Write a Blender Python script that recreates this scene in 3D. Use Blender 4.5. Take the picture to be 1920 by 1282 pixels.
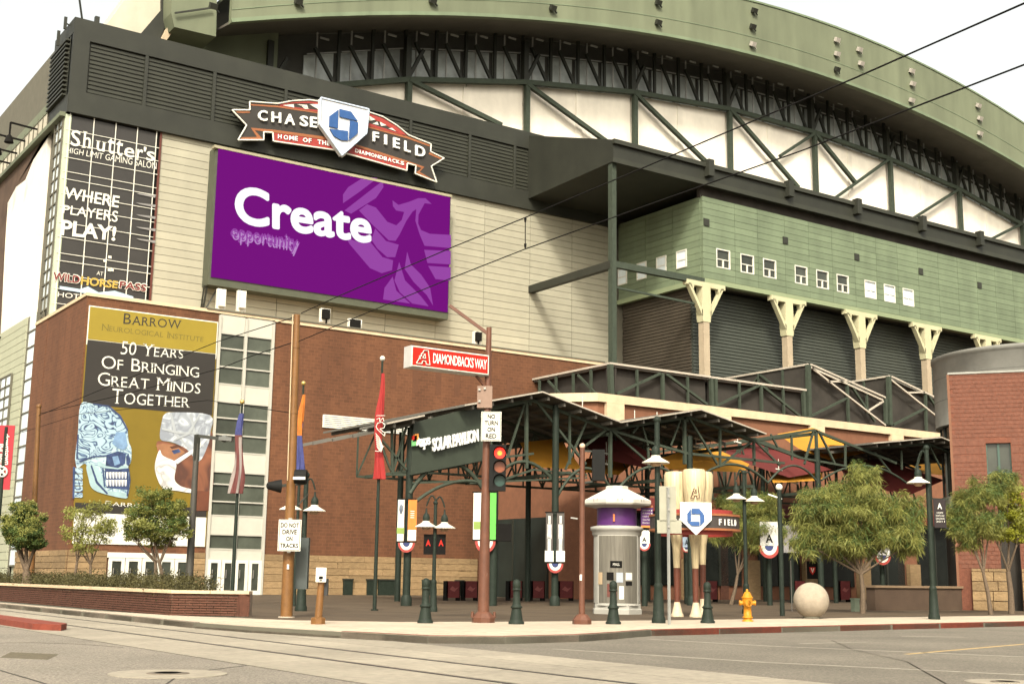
import bpy, bmesh, math, random
from mathutils import Vector, Matrix
random.seed(7)
for o in list(bpy.data.objects): bpy.data.objects.remove(o)
SC = bpy.context.scene
COL = SC.collection

# ------------------------------------------------------------------ camera
F=2367.35; PIT,ROL,YAW=map(math.radians,(10.593,0.745,55.53)); EYE=1.2
cam_d=bpy.data.cameras.new('camera'); cam=bpy.data.objects.new('camera',cam_d); COL.objects.link(cam)
cam_d.sensor_width=36; cam_d.lens=F/1920*36; cam_d.clip_end=3000; cam_d.clip_start=0.2
_c,_s=math.cos(YAW),math.sin(YAW); _cp,_sp=math.cos(PIT),math.sin(PIT); _cr,_sr=math.cos(ROL),math.sin(ROL)
_r=Vector((_s,-_c,0)); _f=Vector((_c*_cp,_s*_cp,_sp)); _u=Vector((-_c*_sp,-_s*_sp,_cp))
_R=_r*_cr+_u*_sr; _U=_u*_cr-_r*_sr
cam.matrix_world=Matrix(((_R.x,_U.x,-_f.x,0),(_R.y,_U.y,-_f.y,0),(_R.z,_U.z,-_f.z,EYE),(0,0,0,1)))
SC.camera=cam
CAMR=Vector((_s,-_c,0))          # horizontal direction across the view

# ------------------------------------------------------------------ sky, sun, exposure
SUN_EL=math.radians(42); SUN_DIR=Vector((-0.62,-0.78,0)).normalized()   # towards the sun
w=bpy.data.worlds.new("World"); SC.world=w; w.use_nodes=True
nt=w.node_tree; bg=nt.nodes['Background']
sky=nt.nodes.new('ShaderNodeTexSky'); sky.sky_type='NISHITA'; sky.sun_disc=False
sky.sun_elevation=SUN_EL; sky.sun_rotation=math.atan2(SUN_DIR.x,SUN_DIR.y)
sky.dust_density=6; sky.air_density=1.0; sky.ozone_density=0.6
hs=nt.nodes.new('ShaderNodeHueSaturation'); hs.inputs['Saturation'].default_value=0.28
nt.links.new(sky.outputs[0],hs.inputs['Color']); 
tint=nt.nodes.new('ShaderNodeMix'); tint.data_type='RGBA'; tint.blend_type='MULTIPLY'; tint.inputs[0].default_value=1
tint.inputs[7].default_value=(1.0,0.965,0.85,1)
nt.links.new(hs.outputs[0],tint.inputs[6]); nt.links.new(tint.outputs[2],bg.inputs[0])
bg.inputs[1].default_value=0.15
sl=bpy.data.lights.new('sun','SUN'); sl.energy=1.6; sl.angle=math.radians(6); sl.color=(1,0.95,0.84)
so=bpy.data.objects.new('sun',sl); COL.objects.link(so)
sd=Vector((SUN_DIR.x*math.cos(SUN_EL),SUN_DIR.y*math.cos(SUN_EL),math.sin(SUN_EL)))
so.rotation_euler=sd.to_track_quat('Z','Y').to_euler(); so.location=(20,20,120)
SC.view_settings.view_transform='Standard'; SC.view_settings.look='None'
SC.view_settings.gamma=1; SC.view_settings.use_curve_mapping=False
SC.view_settings.exposure=1.42

# ------------------------------------------------------------------ survey helpers: a sight line met with a real plane of the place
def ray(px,py):
    u2=px-960;v2=641-py
    u=u2*_cr-v2*_sr; v=u2*_sr+v2*_cr
    fw=_cp*F-v*_sp; up=_sp*F+v*_cp
    return (u*_s+fw*_c, -u*_c+fw*_s, up)
def pz(px,py,z=0):
    d=ray(px,py);t=(z-EYE)/d[2];return Vector((d[0]*t,d[1]*t,z))
def pY(px,py,Y):
    d=ray(px,py);t=Y/d[1];return Vector((d[0]*t,Y,EYE+d[2]*t))
def pX(px,py,X):
    d=ray(px,py);t=X/d[0];return Vector((X,d[1]*t,EYE+d[2]*t))
def pj(p):
    x,y,z=p[0],p[1],p[2]-EYE
    r=x*_s-y*_c;f=x*_c+y*_s
    w_=f*_cp+z*_sp;zc=-f*_sp+z*_cp
    u=F*r/w_;v=F*zc/w_
    return (960+u*_cr+v*_sr,641-(-u*_sr+v*_cr))
def zat(x,y,py):
    a,b=-5.,90.
    for _ in range(50):
        m=(a+b)/2
        if pj((x,y,m))[1]>py: a=m
        else: b=m
    return a
def scale_at(x,y): return F/(x*_c+y*_s)

# ------------------------------------------------------------------ materials
MATS={}
ALB=0.755      # all base colours are given for one stop setting; this trims them together
def mat(name,col,rough=.7,var=.12,nscale=1.5,bump=0,bscale=20,metal=0,rnd=0,emit=None,estr=0,spec=.28,stretch=(1,1,1),dirt=0,trans=0,course=None):
    if name in MATS: return MATS[name]
    m=bpy.data.materials.new(name); m.use_nodes=True; n=m.node_tree.nodes; L=m.node_tree.links
    b=n['Principled BSDF']; b.inputs['Roughness'].default_value=rough; b.inputs['Metallic'].default_value=metal
    b.inputs['Specular IOR Level'].default_value=spec
    tc=n.new('ShaderNodeTexCoord'); geo=n.new('ShaderNodeNewGeometry')
    mp=n.new('ShaderNodeMapping'); mp.inputs['Scale'].default_value=stretch
    L.new(geo.outputs['Position'],mp.inputs[0])
    nz=n.new('ShaderNodeTexNoise'); nz.inputs['Scale'].default_value=nscale; nz.inputs['Detail'].default_value=(3 if nscale>20 else 7); nz.inputs['Roughness'].default_value=.65
    L.new(mp.outputs[0],nz.inputs['Vector'])
    mr=n.new('ShaderNodeMapRange'); mr.inputs[1].default_value=.3; mr.inputs[2].default_value=.7
    mr.inputs[3].default_value=1-var; mr.inputs[4].default_value=1+var
    L.new(nz.outputs['Fac'],mr.inputs[0])
    v=mr.outputs[0]
    if rnd:
        oi=n.new('ShaderNodeObjectInfo'); r2=n.new('ShaderNodeMapRange'); r2.inputs[3].default_value=1-rnd; r2.inputs[4].default_value=1+rnd
        L.new(oi.outputs['Random'],r2.inputs[0]); mu=n.new('ShaderNodeMath'); mu.operation='MULTIPLY'
        L.new(v,mu.inputs[0]); L.new(r2.outputs[0],mu.inputs[1]); v=mu.outputs[0]
    if dirt:
        n3=n.new('ShaderNodeTexNoise'); n3.inputs['Scale'].default_value=.35; n3.inputs['Detail'].default_value=5
        m3=n.new('ShaderNodeMapping'); m3.inputs['Scale'].default_value=(1.6,1.6,.25) if dirt>0 else (1,1,1)
        L.new(geo.outputs['Position'],m3.inputs[0]); L.new(m3.outputs[0],n3.inputs['Vector'])
        r3=n.new('ShaderNodeMapRange'); r3.inputs[1].default_value=.35; r3.inputs[2].default_value=.7; r3.inputs[3].default_value=1; r3.inputs[4].default_value=1-abs(dirt)
        L.new(n3.outputs['Fac'],r3.inputs[0]); mu=n.new('ShaderNodeMath'); mu.operation='MULTIPLY'
        L.new(v,mu.inputs[0]); L.new(r3.outputs[0],mu.inputs[1]); v=mu.outputs[0]
    if course:
        sp=n.new('ShaderNodeSeparateXYZ'); L.new(geo.outputs['Position'],sp.inputs[0]); ad=n.new('ShaderNodeMath'); L.new(sp.outputs[0],ad.inputs[0]); L.new(sp.outputs[1],ad.inputs[1])
        cb=n.new('ShaderNodeCombineXYZ'); L.new(ad.outputs[0],cb.inputs[0]); L.new(sp.outputs[2],cb.inputs[1])
        bk=n.new('ShaderNodeTexBrick'); bk.inputs['Scale'].default_value=1; bk.inputs['Brick Width'].default_value=course[0]; bk.inputs['Row Height'].default_value=course[1]; bk.inputs['Mortar Size'].default_value=.018
        bk.inputs['Color1'].default_value=(1,1,1,1); bk.inputs['Color2'].default_value=(.80,.80,.80,1); bk.inputs['Mortar'].default_value=(1.15,1.15,1.15,1); L.new(cb.outputs[0],bk.inputs['Vector'])
        mu=n.new('ShaderNodeMath'); mu.operation='MULTIPLY'; L.new(v,mu.inputs[0]); L.new(bk.outputs['Color'],mu.inputs[1]); v=mu.outputs[0]
    vm=n.new('ShaderNodeVectorMath'); vm.operation='SCALE'; vm.inputs[0].default_value=[c*ALB for c in col]
    L.new(v,vm.inputs['Scale']); L.new(vm.outputs[0],b.inputs['Base Color'])
    if bump:
        bz=n.new('ShaderNodeTexNoise'); bz.inputs['Scale'].default_value=bscale; bz.inputs['Detail'].default_value=5
        L.new(geo.outputs['Position'],bz.inputs['Vector'])
        bp=n.new('ShaderNodeBump'); bp.inputs['Strength'].default_value=bump; bp.inputs['Distance'].default_value=.03
        L.new(bz.outputs['Fac'],bp.inputs['Height']); L.new(bp.outputs[0],b.inputs['Normal'])
    if emit:
        b.inputs['Emission Color'].default_value=(*emit,1); b.inputs['Emission Strength'].default_value=estr
    if trans:
        t=n.new('ShaderNodeBsdfTranslucent'); L.new(vm.outputs[0],t.inputs[0]); mx=n.new('ShaderNodeMixShader'); mx.inputs[0].default_value=trans
        L.new(b.outputs[0],mx.inputs[1]); L.new(t.outputs[0],mx.inputs[2]); L.new(mx.outputs[0],n['Material Output'].inputs[0])
    MATS[name]=m; return m
M=mat
cream=M('cream_panel_paint',(.352,.330,.248),.6,.05,.8,0,0,rnd=.05,dirt=.10)
cream2=M('cream_paint',(.52,.475,.37),.6,.08,.6,dirt=.12)
joint=M('dark_joint',(.12,.11,.08),.8)
dark=M('dark_bronze_metal',(.027,.028,.020),.55,.20,.5,rnd=.05,dirt=.15)
darkl=M('dark_louvre_metal',(.033,.034,.024),.5,.15,.5)
steel=M('dark_green_steel',(.045,.056,.040),.65,.2,3,spec=.15)
pole_green=M('dark_green_pole_paint',(.017,.024,.017),.6,.25,5,spec=.15)
green=M('sage_green_panel',(.160,.200,.122),.6,.08,.8,rnd=.09,dirt=.22)
greenf=M('roof_fascia_green',(.158,.175,.108),.6,.12,.25,stretch=(1,1,.5),dirt=.24)
whitep=M('off_white_roof_panel',(.88,.81,.69),.6,.07,.8,rnd=.05,dirt=.16)
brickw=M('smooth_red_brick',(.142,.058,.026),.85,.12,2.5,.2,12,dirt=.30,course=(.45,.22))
slotm=M('darker_slot_brick',(.112,.047,.023),.9)  # slightly darker brick red for the wall slots
brick=M('red_clay_brick',(.145,.058,.036),.85,.22,6,.3,30,rnd=.12)
brickd=M('dark_planter_brick',(.105,.042,.025),.85,.25,5,.3,30)
mortar=M('grey_mortar',(.26,.20,.15),.9)
stone=M('sandstone_block',(.25,.165,.082),.85,.22,2.5,.8,9,rnd=.20,stretch=(1,1,3))
stonelt=M('pale_sandstone_coping',(.56,.42,.27),.8,.12,2,.2,9,rnd=.06)
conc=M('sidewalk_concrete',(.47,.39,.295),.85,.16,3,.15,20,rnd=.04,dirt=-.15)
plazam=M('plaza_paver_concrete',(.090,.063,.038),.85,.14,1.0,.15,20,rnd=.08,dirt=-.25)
asph=M('worn_asphalt',(.275,.240,.192),.9,.55,30,1,60,dirt=-.25)
asph2=M('sealed_asphalt',(.190,.166,.130),.9,.40,22,.8,50,dirt=-.28)
trackc=M('track_slab_concrete',(.32,.28,.215),.85,.20,6,.3,30,rnd=.07,dirt=-.25)
kerbm=M('kerb_concrete',(.20,.165,.125),.85,.15,3,.2,20,rnd=.08)
kerbr=M('red_kerb_paint',(.19,.040,.022),.7,.25,4,.2,20)
marking=M('worn_white_road_paint',(.27,.24,.19),.8,.28,5)
markingy=M('worn_yellow_road_paint',(.42,.29,.12),.8,.3,5)
railm=M('polished_rail_steel',(.22,.20,.18),.35,.2,2,metal=.8)
groove=M('dark_rubber_groove',(.05,.045,.04),.9)
glass=M('dark_window_glass',(.040,.044,.034),.25,.4,.6,spec=.4,rnd=.25)
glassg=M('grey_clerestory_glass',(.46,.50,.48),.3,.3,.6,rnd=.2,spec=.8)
glassw=M('painted_sky_glass',(.72,.80,.82),.15,.1,.6,rnd=.1,spec=.8)  # sky reflection painted into the pale pane colour
white=M('white_painted_metal',(.64,.62,.54),.5,.05,2)
whiteb=M('white_letter_face',(.74,.74,.70),.5,.02,2)
blackm=M('black_print',(.012,.011,.010),.95,.1,1,spec=.05)
bannerb=M('black_banner_vinyl',(.030,.027,.024),.5,.18,.7,rnd=.12,spec=.35)
redp=M('red_sign_face',(.42,.018,.010),.6,.04,2,spec=.15)
redd=M('faded_red_sign_paint',(.30,.040,.032),.5,.08,2)
orangep=M('burnt_orange_print',(.28,.10,.040),.5,.08,2)
gold=M('gold_print',(.26,.19,.020),.5,.06,.6)
gold2=M('ochre_print',(.17,.115,.010),.5,.10,.4)
blackt=M('charcoal_print',(.028,.024,.020),.5,.08,.6)
brown=M('brown_pole_paint',(.12,.048,.027),.5,.2,4,dirt=.1)
tan=M('rusty_tan_pole_paint',(.17,.078,.022),.5,.2,4,dirt=.15)
woodl=M('pale_ash_wood',(.52,.42,.25),.5,.42,12,stretch=(1,1,.03))
woodd=M('brown_bat_handle',(.11,.035,.02),.4,.15,9)
yellowh=M('hydrant_yellow_paint',(.56,.22,.008),.5,.22,14,dirt=-.2)
alum=M('brushed_silver_metal',(.30,.285,.255),.42,.07,2,metal=.55,stretch=(6,6,.3))
silverp=M('silver_grey_paint',(.33,.315,.275),.5,.08,2)
purple=M('purple_print',(.075,.018,.11),.5,.1,2)
blue=M('blue_logo_face',(.028,.085,.24),.45,.12,3)
awny=M('golden_shade_fabric',(.62,.30,.035),.8,.08,2,trans=.4)
awnr=M('maroon_shade_fabric',(.115,.018,.015),.8,.1,2,trans=.15)
gunm=M('weathered_grey_plaster',(.31,.305,.27),.8,.15,.8,.2,9,dirt=.2)
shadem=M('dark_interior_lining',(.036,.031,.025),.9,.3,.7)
roofu=M('corrugated_roof_underside',(.13,.12,.10),.6,.2,.7)
bark=M('grey_brown_bark',(.12,.085,.055),.9,.25,12,.5,30)
leaf1=M('dark_green_leaf',(.085,.125,.030),.6,.35,1.6,trans=.3)
leaf2=M('olive_leaf',(.265,.27,.068),.6,.35,1.2,trans=.35)
leaf3=M('bright_yellow_green_leaf',(.33,.34,.035),.6,.3,1.6,trans=.4)
hedgem=M('olive_hedge_leaf',(.075,.066,.022),.7,.4,1.5,trans=.2)
skin=M('skin',(.38,.20,.13),.6); clothw=M('white_shirt_cloth',(.7,.7,.68),.8); clothb=M('blue_shirt_cloth',(.10,.17,.33),.8); clothd=M('dark_trouser_cloth',(.04,.04,.05),.8); hairm=M('dark_hair',(.02,.015,.01),.7)
ballm=M('cast_concrete_ball',(.42,.35,.26),.85,.16,4,.4,22,dirt=-.25)
scr=M('purple_screen_glow',(.004,.001,.005),.9,.02,1,emit=(.195,.006,.225),estr=.33,spec=0)
scrl=M('lilac_screen_glow',(.004,.002,.005),.9,.02,1,emit=(.33,.065,.40),estr=.35,spec=0)
scrw=M('white_screen_glow',(.1,.1,.1),.9,.02,1,emit=(.9,.9,.95),estr=.37,spec=0)
scrf=M('faded_lilac_screen_glow',(.02,.01,.02),.9,.02,1,emit=(.50,.26,.60),estr=.35,spec=0)
redl=M('lit_red_lens',(.5,.02,.01),.3,emit=(1,.015,.005),estr=.9); redl2=M('hot_red_lens_core',(.8,.2,.02),.3,emit=(1,.22,.03),estr=.8)
amberoff=M('unlit_amber_lens',(.22,.06,.025),.3); greenoff=M('unlit_green_lens',(.015,.045,.035),.4)

# ------------------------------------------------------------------ mesh builder
def tag(o,label=None,cat=None,group=None,kind=None):
    if label: o['label']=label
    if cat: o['category']=cat
    if group: o['group']=group
    if kind: o['kind']=kind
    return o
def thing(name,label,cat,loc=(0,0,0),group=None):
    o=bpy.data.objects.new(name,None); COL.objects.link(o); o.location=loc; o.empty_display_size=.3
    return tag(o,label,cat,group)
def root_loc(o):
    v=Vector((0,0,0))
    while o: v=v+o.location; o=o.parent
    return v
class MB:
    def __init__(s): s.v=[];s.f=[];s.sm=[]
    def add(s,vs,fs,smooth=False):
        n=len(s.v); s.v+= [tuple(v) for v in vs]; s.f+=[tuple(i+n for i in f) for f in fs]; s.sm+=[smooth]*len(fs); return s
    def box(s,lo,hi):
        x0,y0,z0=lo;x1,y1,z1=hi
        return s.add([(x0,y0,z0),(x1,y0,z0),(x1,y1,z0),(x0,y1,z0),(x0,y0,z1),(x1,y0,z1),(x1,y1,z1),(x0,y1,z1)],
            [(0,3,2,1),(4,5,6,7),(0,1,5,4),(1,2,6,5),(2,3,7,6),(3,0,4,7)])
    def obox(s,c,a,b,d):   # centre and three half axes
        c=Vector(c);a=Vector(a);b=Vector(b);d=Vector(d)
        P=[c+a*i+b*j+d*k for k in(-1,1) for i,j in((-1,-1),(1,-1),(1,1),(-1,1))]
        return s.add(P,[(0,3,2,1),(4,5,6,7),(0,1,5,4),(1,2,6,5),(2,3,7,6),(3,0,4,7)])
    def bar(s,p,q,w,h=None,up=(0,0,1)):
        p=Vector(p);q=Vector(q);h=h or w;d=q-p
        if d.length<1e-6: return s
        up=Vector(up)
        if abs(d.normalized().dot(up))>.98: up=Vector((0,1,0))
        a=d.cross(up).normalized();b=a.cross(d).normalized()
        return s.obox((p+q)/2,d/2,a*w/2,b*h/2)
    def tube(s,p,q,r0,r1=None,n=10,cap=True):
        p=Vector(p);q=Vector(q);r1=r0 if r1 is None else r1;d=(q-p)
        if d.length<1e-6: return s
        d.normalize();a=d.orthogonal().normalized();b=d.cross(a)
        vs=[p+(a*math.cos(t)+b*math.sin(t))*r0 for t in [2*math.pi*i/n for i in range(n)]]
        vs+=[q+(a*math.cos(t)+b*math.sin(t))*r1 for t in [2*math.pi*i/n for i in range(n)]]
        s.add(vs,[(i,(i+1)%n,n+(i+1)%n,n+i) for i in range(n)],True)
        if cap: s.add(vs,[tuple(range(n-1,-1,-1)),tuple(range(n,2*n))])
        return s
    def path(s,pts,r,n=6):
        for a,b in zip(pts,pts[1:]): s.tube(a,b,r,r,n)
        return s
    def lathe(s,c,prof,n=20,smooth=True,rot=0):
        c=Vector(c);vs=[];fs=[]
        for r,z in prof:
            for i in range(n):
                t=2*math.pi*i/n+rot; vs.append(c+Vector((r*math.cos(t),r*math.sin(t),z)))
        for k in range(len(prof)-1):
            for i in range(n):
                j=(i+1)%n; fs.append((k*n+i,k*n+j,(k+1)*n+j,(k+1)*n+i))
        s.add(vs,fs,smooth)
        s.add(vs[:n],[tuple(range(n-1,-1,-1))]); s.add(vs[-n:],[tuple(range(n))]); return s
    def prism(s,pts,off):
        pts=[Vector(p) for p in pts];off=Vector(off);n=len(pts)
        s.add(pts+[p+off for p in pts],[tuple(range(n)),tuple(range(2*n-1,n-1,-1))]+[(i,n+i,n+(i+1)%n,(i+1)%n) for i in range(n)]); return s
    def ball(s,c,r,n=12,sz=1):
        prof=[(max(.001,r*math.sin(math.pi*k/n)),-r*sz*math.cos(math.pi*k/n)) for k in range(n+1)]
        return s.lathe(c,prof,n*2)
    def build(s,name,m,parent=None,kind=None,label=None):
        off=root_loc(parent) if parent else Vector((0,0,0))
        me=bpy.data.meshes.new(name); me.from_pydata([(x-off.x,y-off.y,z-off.z) for x,y,z in s.v],[],s.f)
        me.polygons.foreach_set('use_smooth',s.sm); me.materials.append(m); me.update()
        bm=bmesh.new(); bm.from_mesh(me); bmesh.ops.recalc_face_normals(bm,faces=bm.faces); bm.to_mesh(me); bm.free()
        o=bpy.data.objects.new(name,me); COL.objects.link(o)
        if parent: o.parent=parent
        if kind: o['kind']=kind
        if label: o['label']=label
        return o
_unit={}
def slab(name,m,parent,lo,hi):
    k=(name,m.name)
    if k not in _unit:
        me=bpy.data.meshes.new(name); b=MB().box((-.5,)*3,(.5,)*3); me.from_pydata(b.v,[],b.f); me.materials.append(m); _unit[k]=me
    o=bpy.data.objects.new(name,_unit[k]); COL.objects.link(o)
    c=Vector([(a+b)/2 for a,b in zip(lo,hi)]); o.scale=[abs(b-a) for a,b in zip(lo,hi)]
    if parent: o.parent=parent; c=c-root_loc(parent)
    o.location=c; return o
def copy_tree(src,parent=None):
    c=src.copy(); COL.objects.link(c)
    if parent: c.parent=parent
    for ch in src.children: copy_tree(ch,c)
    return c
def text_mesh(s,bold=0,spacing=1.0,res=3,serif=False,smallcaps=False):
    def conv(cu):
        cu.offset=bold; cu.space_character=spacing; cu.resolution_u=res
        o=bpy.data.objects.new('t',cu); COL.objects.link(o); dg=bpy.context.evaluated_depsgraph_get()
        me=bpy.data.meshes.new_from_object(o.evaluated_get(dg)); bpy.data.objects.remove(o)
        vs=[tuple(v.co) for v in me.vertices]; fs=[tuple(p.vertices) for p in me.polygons]; bpy.data.meshes.remove(me); return vs,fs
    cu=bpy.data.curves.new('t','FONT'); cu.body=s
    if not serif: return conv(cu)
    # set letter by letter so that small capitals and slab terminals can be added
    V=[];Fc=[];pen=0;start=True
    adv={'I':.30,'J':.35,'M':.86,'W':.98,'O':.78,'G':.74,'N':.74,'A':.70,'R':.62,'T':.60,'E':.56,'L':.50,'S':.52,'B':.60,'H':.74,'D':.72,'U':.70,'Y':.62,'F':.54,'C':.68,'P':.56,'K':.64,'V':.68,"'":.22}
    for ch in s:
        if ch==' ': pen+=.34; start=True; continue
        k=1.0 if (start or not smallcaps or ch.isdigit()) else .80
        start=False
        c=bpy.data.curves.new('t','FONT'); c.body=ch; vs,fs=conv(c)
        x0=min(v[0] for v in vs);x1=max(v[0] for v in vs);H=max(v[1] for v in vs)
        n=len(V); V+=[(pen+(x-x0)*k,y*k,0) for x,y,_ in vs]; Fc+=[tuple(i+n for i in f) for f in fs]
        ec={}
        for f in fs:
            for i in range(len(f)):
                e=frozenset((f[i],f[(i+1)%len(f)])); ec[e]=ec.get(e,0)+1
        if ch.isalpha():
            for e,cnt in ec.items():
                if cnt!=1: continue
                a,b_=[vs[i] for i in e]
                for yy,dr in ((min(v[1] for v in vs),1),(H,-1)):
                    if abs(a[1]-yy)<.004 and abs(b_[1]-yy)<.004 and .02<abs(a[0]-b_[0])<.17:
                        xa=min(a[0],b_[0])-x0-.055; xb=max(a[0],b_[0])-x0+.055; n=len(V)
                        V+=[(pen+xa*k,yy*k,0),(pen+xb*k,yy*k,0),(pen+xb*k,(yy+dr*.032)*k,0),(pen+xa*k,(yy+dr*.032)*k,0)]; Fc.append((n,n+1,n+2,n+3))
        pen+=(x1-x0)*k+.085
    return V,Fc
def text(s,fn,m,parent,thick=0,bold=0,spacing=1.0,name='lettering',nrm=(0,-1,0),serif=False,smallcaps=False):
    """fn(u,v)->3D; u,v run 0..1 over the text's own bounding box; thick extrudes towards nrm"""
    vs,fs=text_mesh(s,bold,spacing,10 if s=='Create' else 3,serif,smallcaps)
    x0=min(v[0] for v in vs);x1=max(v[0] for v in vs);y0=min(v[1] for v in vs);y1=max(v[1] for v in vs)
    P=[Vector(fn((v[0]-x0)/(x1-x0),(v[1]-y0)/(y1-y0))) for v in vs]
    b=MB(); nv=Vector(nrm)*max(thick,.0)
    b.add([p+nv for p in P],fs)
    if thick:
        from collections import Counter
        ec=Counter(); 
        for f in fs:
            for i in range(len(f)): ec[frozenset((f[i],f[(i+1)%len(f)]))]+=1
        n=len(b.v); b.v+=[tuple(p) for p in P]
        for f in fs:
            for i in range(len(f)):
                a,c=f[i],f[(i+1)%len(f)]
                if ec[frozenset((a,c))]==1: b.f.append((a,c,n+c,n+a)); b.sm.append(False)
    return b.build(name,m,parent)
def rect_fn(x0,x1,z0,z1,y):
    return lambda u,v:(x0+(x1-x0)*u,y,z0+(z1-z0)*v)
def quad_px(Y,tl,tr,br,bl):
    """bilinear over four picture corners met with plane Y"""
    A,B,C,D=[pY(*p,Y) for p in (tl,tr,br,bl)]
    return lambda u,v:(D*(1-u)+C*u)*(1-v)+(A*(1-u)+B*u)*v
def frame_fn(O,R,U,w,h):
    O=Vector(O);R=Vector(R);U=Vector(U)
    return lambda u,v:O+R*(w*(u-.5))+U*(h*(v-.5))
def text_heavy(s,fn,m,parent,d=.03,nrm=(0,-1,0)):
    """extra heavy face: the letter shapes spread by d em in a ring"""
    vs,fs=text_mesh(s,0,1.0,6)
    x0=min(v[0] for v in vs)-d;x1=max(v[0] for v in vs)+d;y0=min(v[1] for v in vs)-d;y1=max(v[1] for v in vs)+d
    b=MB()
    for k in range(13):
        dx,dy=(0,0) if k==12 else (d*math.cos(k*math.pi/6),d*math.sin(k*math.pi/6))
        b.add([Vector(fn((v[0]+dx-x0)/(x1-x0),(v[1]+dy-y0)/(y1-y0)))+Vector(nrm)*.002*k for v in vs],fs)
    return b.build('lettering',m,parent)
def outline(pts,r,closed=True):
    b=MB(); P=list(pts)+([pts[0]] if closed else [])
    return b.path(P,r,4)

# ================================================================== GROUND
gz=-.154
ks=[(11.7,220),(11.8,60),(12.0,31.5),(12.35,28.8),(13.1,25.6),(13.9,23.2),(15.3,22.4),(17.4,22.6),(19.2,23.4),(20.95,24.3),(26,24.75),(38.8,25.9),(60,27.4),(160,34)]
tag(MB().box((-300,-60,gz-.5),(500,400,gz)).build('road',asph),kind='structure')
road2=MB().prism([(13.75,-40,gz-.2),(500,-40,gz-.2),(500,60,gz-.2),(13.75,30,gz-.2)],(0,0,.204)).build('side_street',asph2); tag(road2,kind='structure')
tb=tag(MB().box((7.95,-40,gz-.3),(13.62,220,gz+.004)).build('track_bed',groove),kind='structure')
xs=[(7.95,9.56),(9.72,11.03),(11.19,12.3),(12.32,13.62)]
y=-8
while y<110:
    L=3.0
    for a,b in xs:
        slab('track_slab',trackc,tb,(a+.012,y+.012,gz-.1),(b-.012,y+L-.012,gz+.012))
    y+=L
for x in (9.62,11.09): tag(MB().box((x,-40,gz),(x+.06,220,gz+.014)).build('rail',railm),kind='structure')
# plaza slab (dark pavers) with the light sidewalk ribbon along the kerb
plz=tag(MB().prism([(x,y,-.3) for x,y in ks]+[(160,220,-.3)],(0,0,.29)).build('plaza',joint),kind='structure')
def inside(x,y):
    P=ks+[(160,220)];c=False
    for (x0,y0),(x1,y1) in zip(P,P[1:]+P[:1]):
        if (y0>y)!=(y1>y) and x<(x1-x0)*(y-y0)/(y1-y0)+x0: c=not c
    return c
def off(k,d):
    out=[]
    for i,(x,y) in enumerate(k):
        a=Vector(k[max(0,i-1)]);b=Vector(k[min(len(k)-1,i+1)]);t=(b-a).normalized();out.append((x-t.y*d,y+t.x*d))
    return out
inner=off(ks,.17)
swin=[(12.15,220),(12.2,60),(12.6,42),(13.6,36.5),(15.2,32.4),(17.5,30.6),(21,30.0),(27,29.9),(39,30.6),(60,32.2),(160,39)]
swp=[tuple(q) for q in inner]+swin[::-1]
sw=tag(MB().prism([(x,y,-.05) for x,y in swp],(0,0,.052)).build('sidewalk',conc),kind='structure')
def inpoly(P,x,y):
    c=False
    for (x0,y0),(x1,y1) in zip(P,P[1:]+P[:1]):
        if (y0>y)!=(y1>y) and x<(x1-x0)*(y-y0)/(y1-y0)+x0: c=not c
    return c
def lerp(a,b,t): return (a[0]+(b[0]-a[0])*t,a[1]+(b[1]-a[1])*t)
nsl=0
for iy in range(30):
    for ix in range(34):
        x0=12.4+ix*1.8;y0=22.3+iy*1.8
        if all(inpoly(swp,x0+a,y0+b) for a in (0,1.8) for b in (0,1.8)) and nsl<280:
            slab('paving_slab',conc,sw,(x0+.008,y0+.008,-.02),(x0+1.792,y0+1.792,.009)); nsl+=1
# kerb stones
kb=tag(MB().prism([(x,y,-.3) for x,y in off(ks,.01)]+[(x,y,-.3) for x,y in off(ks,.16)[::-1]],(0,0,.28)).build('kerb',kerbm),kind='structure')
for i in range(len(ks)-1):
    a,b=ks[i],ks[i+1];c,d=inner[i+1],inner[i];L=(Vector(b)-Vector(a)).length;n=max(1,min(60,round(L/2.4)))
    for k in range(n):
        t0,t1=k/n+.004,(k+1)/n-.004
        r=[lerp(a,b,t0),lerp(a,b,t1),lerp(d,c,t1),lerp(d,c,t0)]
        low = i in (2,3)         # dropped kerb at the ramp
        m=kerbr if (i>=9) else kerbm
        MB().prism([(x,y,-.3) for x,y in r],(0,0,.3+(-.09 if low else .008))).build('kerb_stone',m,kb)
# red line along the kerb top of the corner
redc=off(ks,.03)[4:10]; rc2=off(ks,.13)[4:10]
tag(MB().prism([(x,y,.002) for x,y in redc]+[(x,y,.002) for x,y in rc2[::-1]],(0,0,.012)).build('red_kerb_line',kerbr),kind='structure')
# plaza pavers: rows deep, only where they are in view
pv=MB();cnt=0
sw_in=Vector
for iy in range(40):
    for ix in range(60):
        x0=12.5+ix*2.4;y0=29+iy*2.4
        if y0>79: continue
        cx,cy=x0+1.2,y0+1.2
        if not inside(x0-1,y0-1) : continue
        pxx,_=pj((cx,cy,0))
        if pxx<-60 or pxx>1980: continue
        lo,hi=(x0+.012,y0+.012,-.06),(x0+2.388,y0+2.388,0.0)
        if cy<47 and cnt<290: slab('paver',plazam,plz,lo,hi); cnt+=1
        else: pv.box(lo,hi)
pv.build('paving',plazam,plz,kind='stuff')
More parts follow.
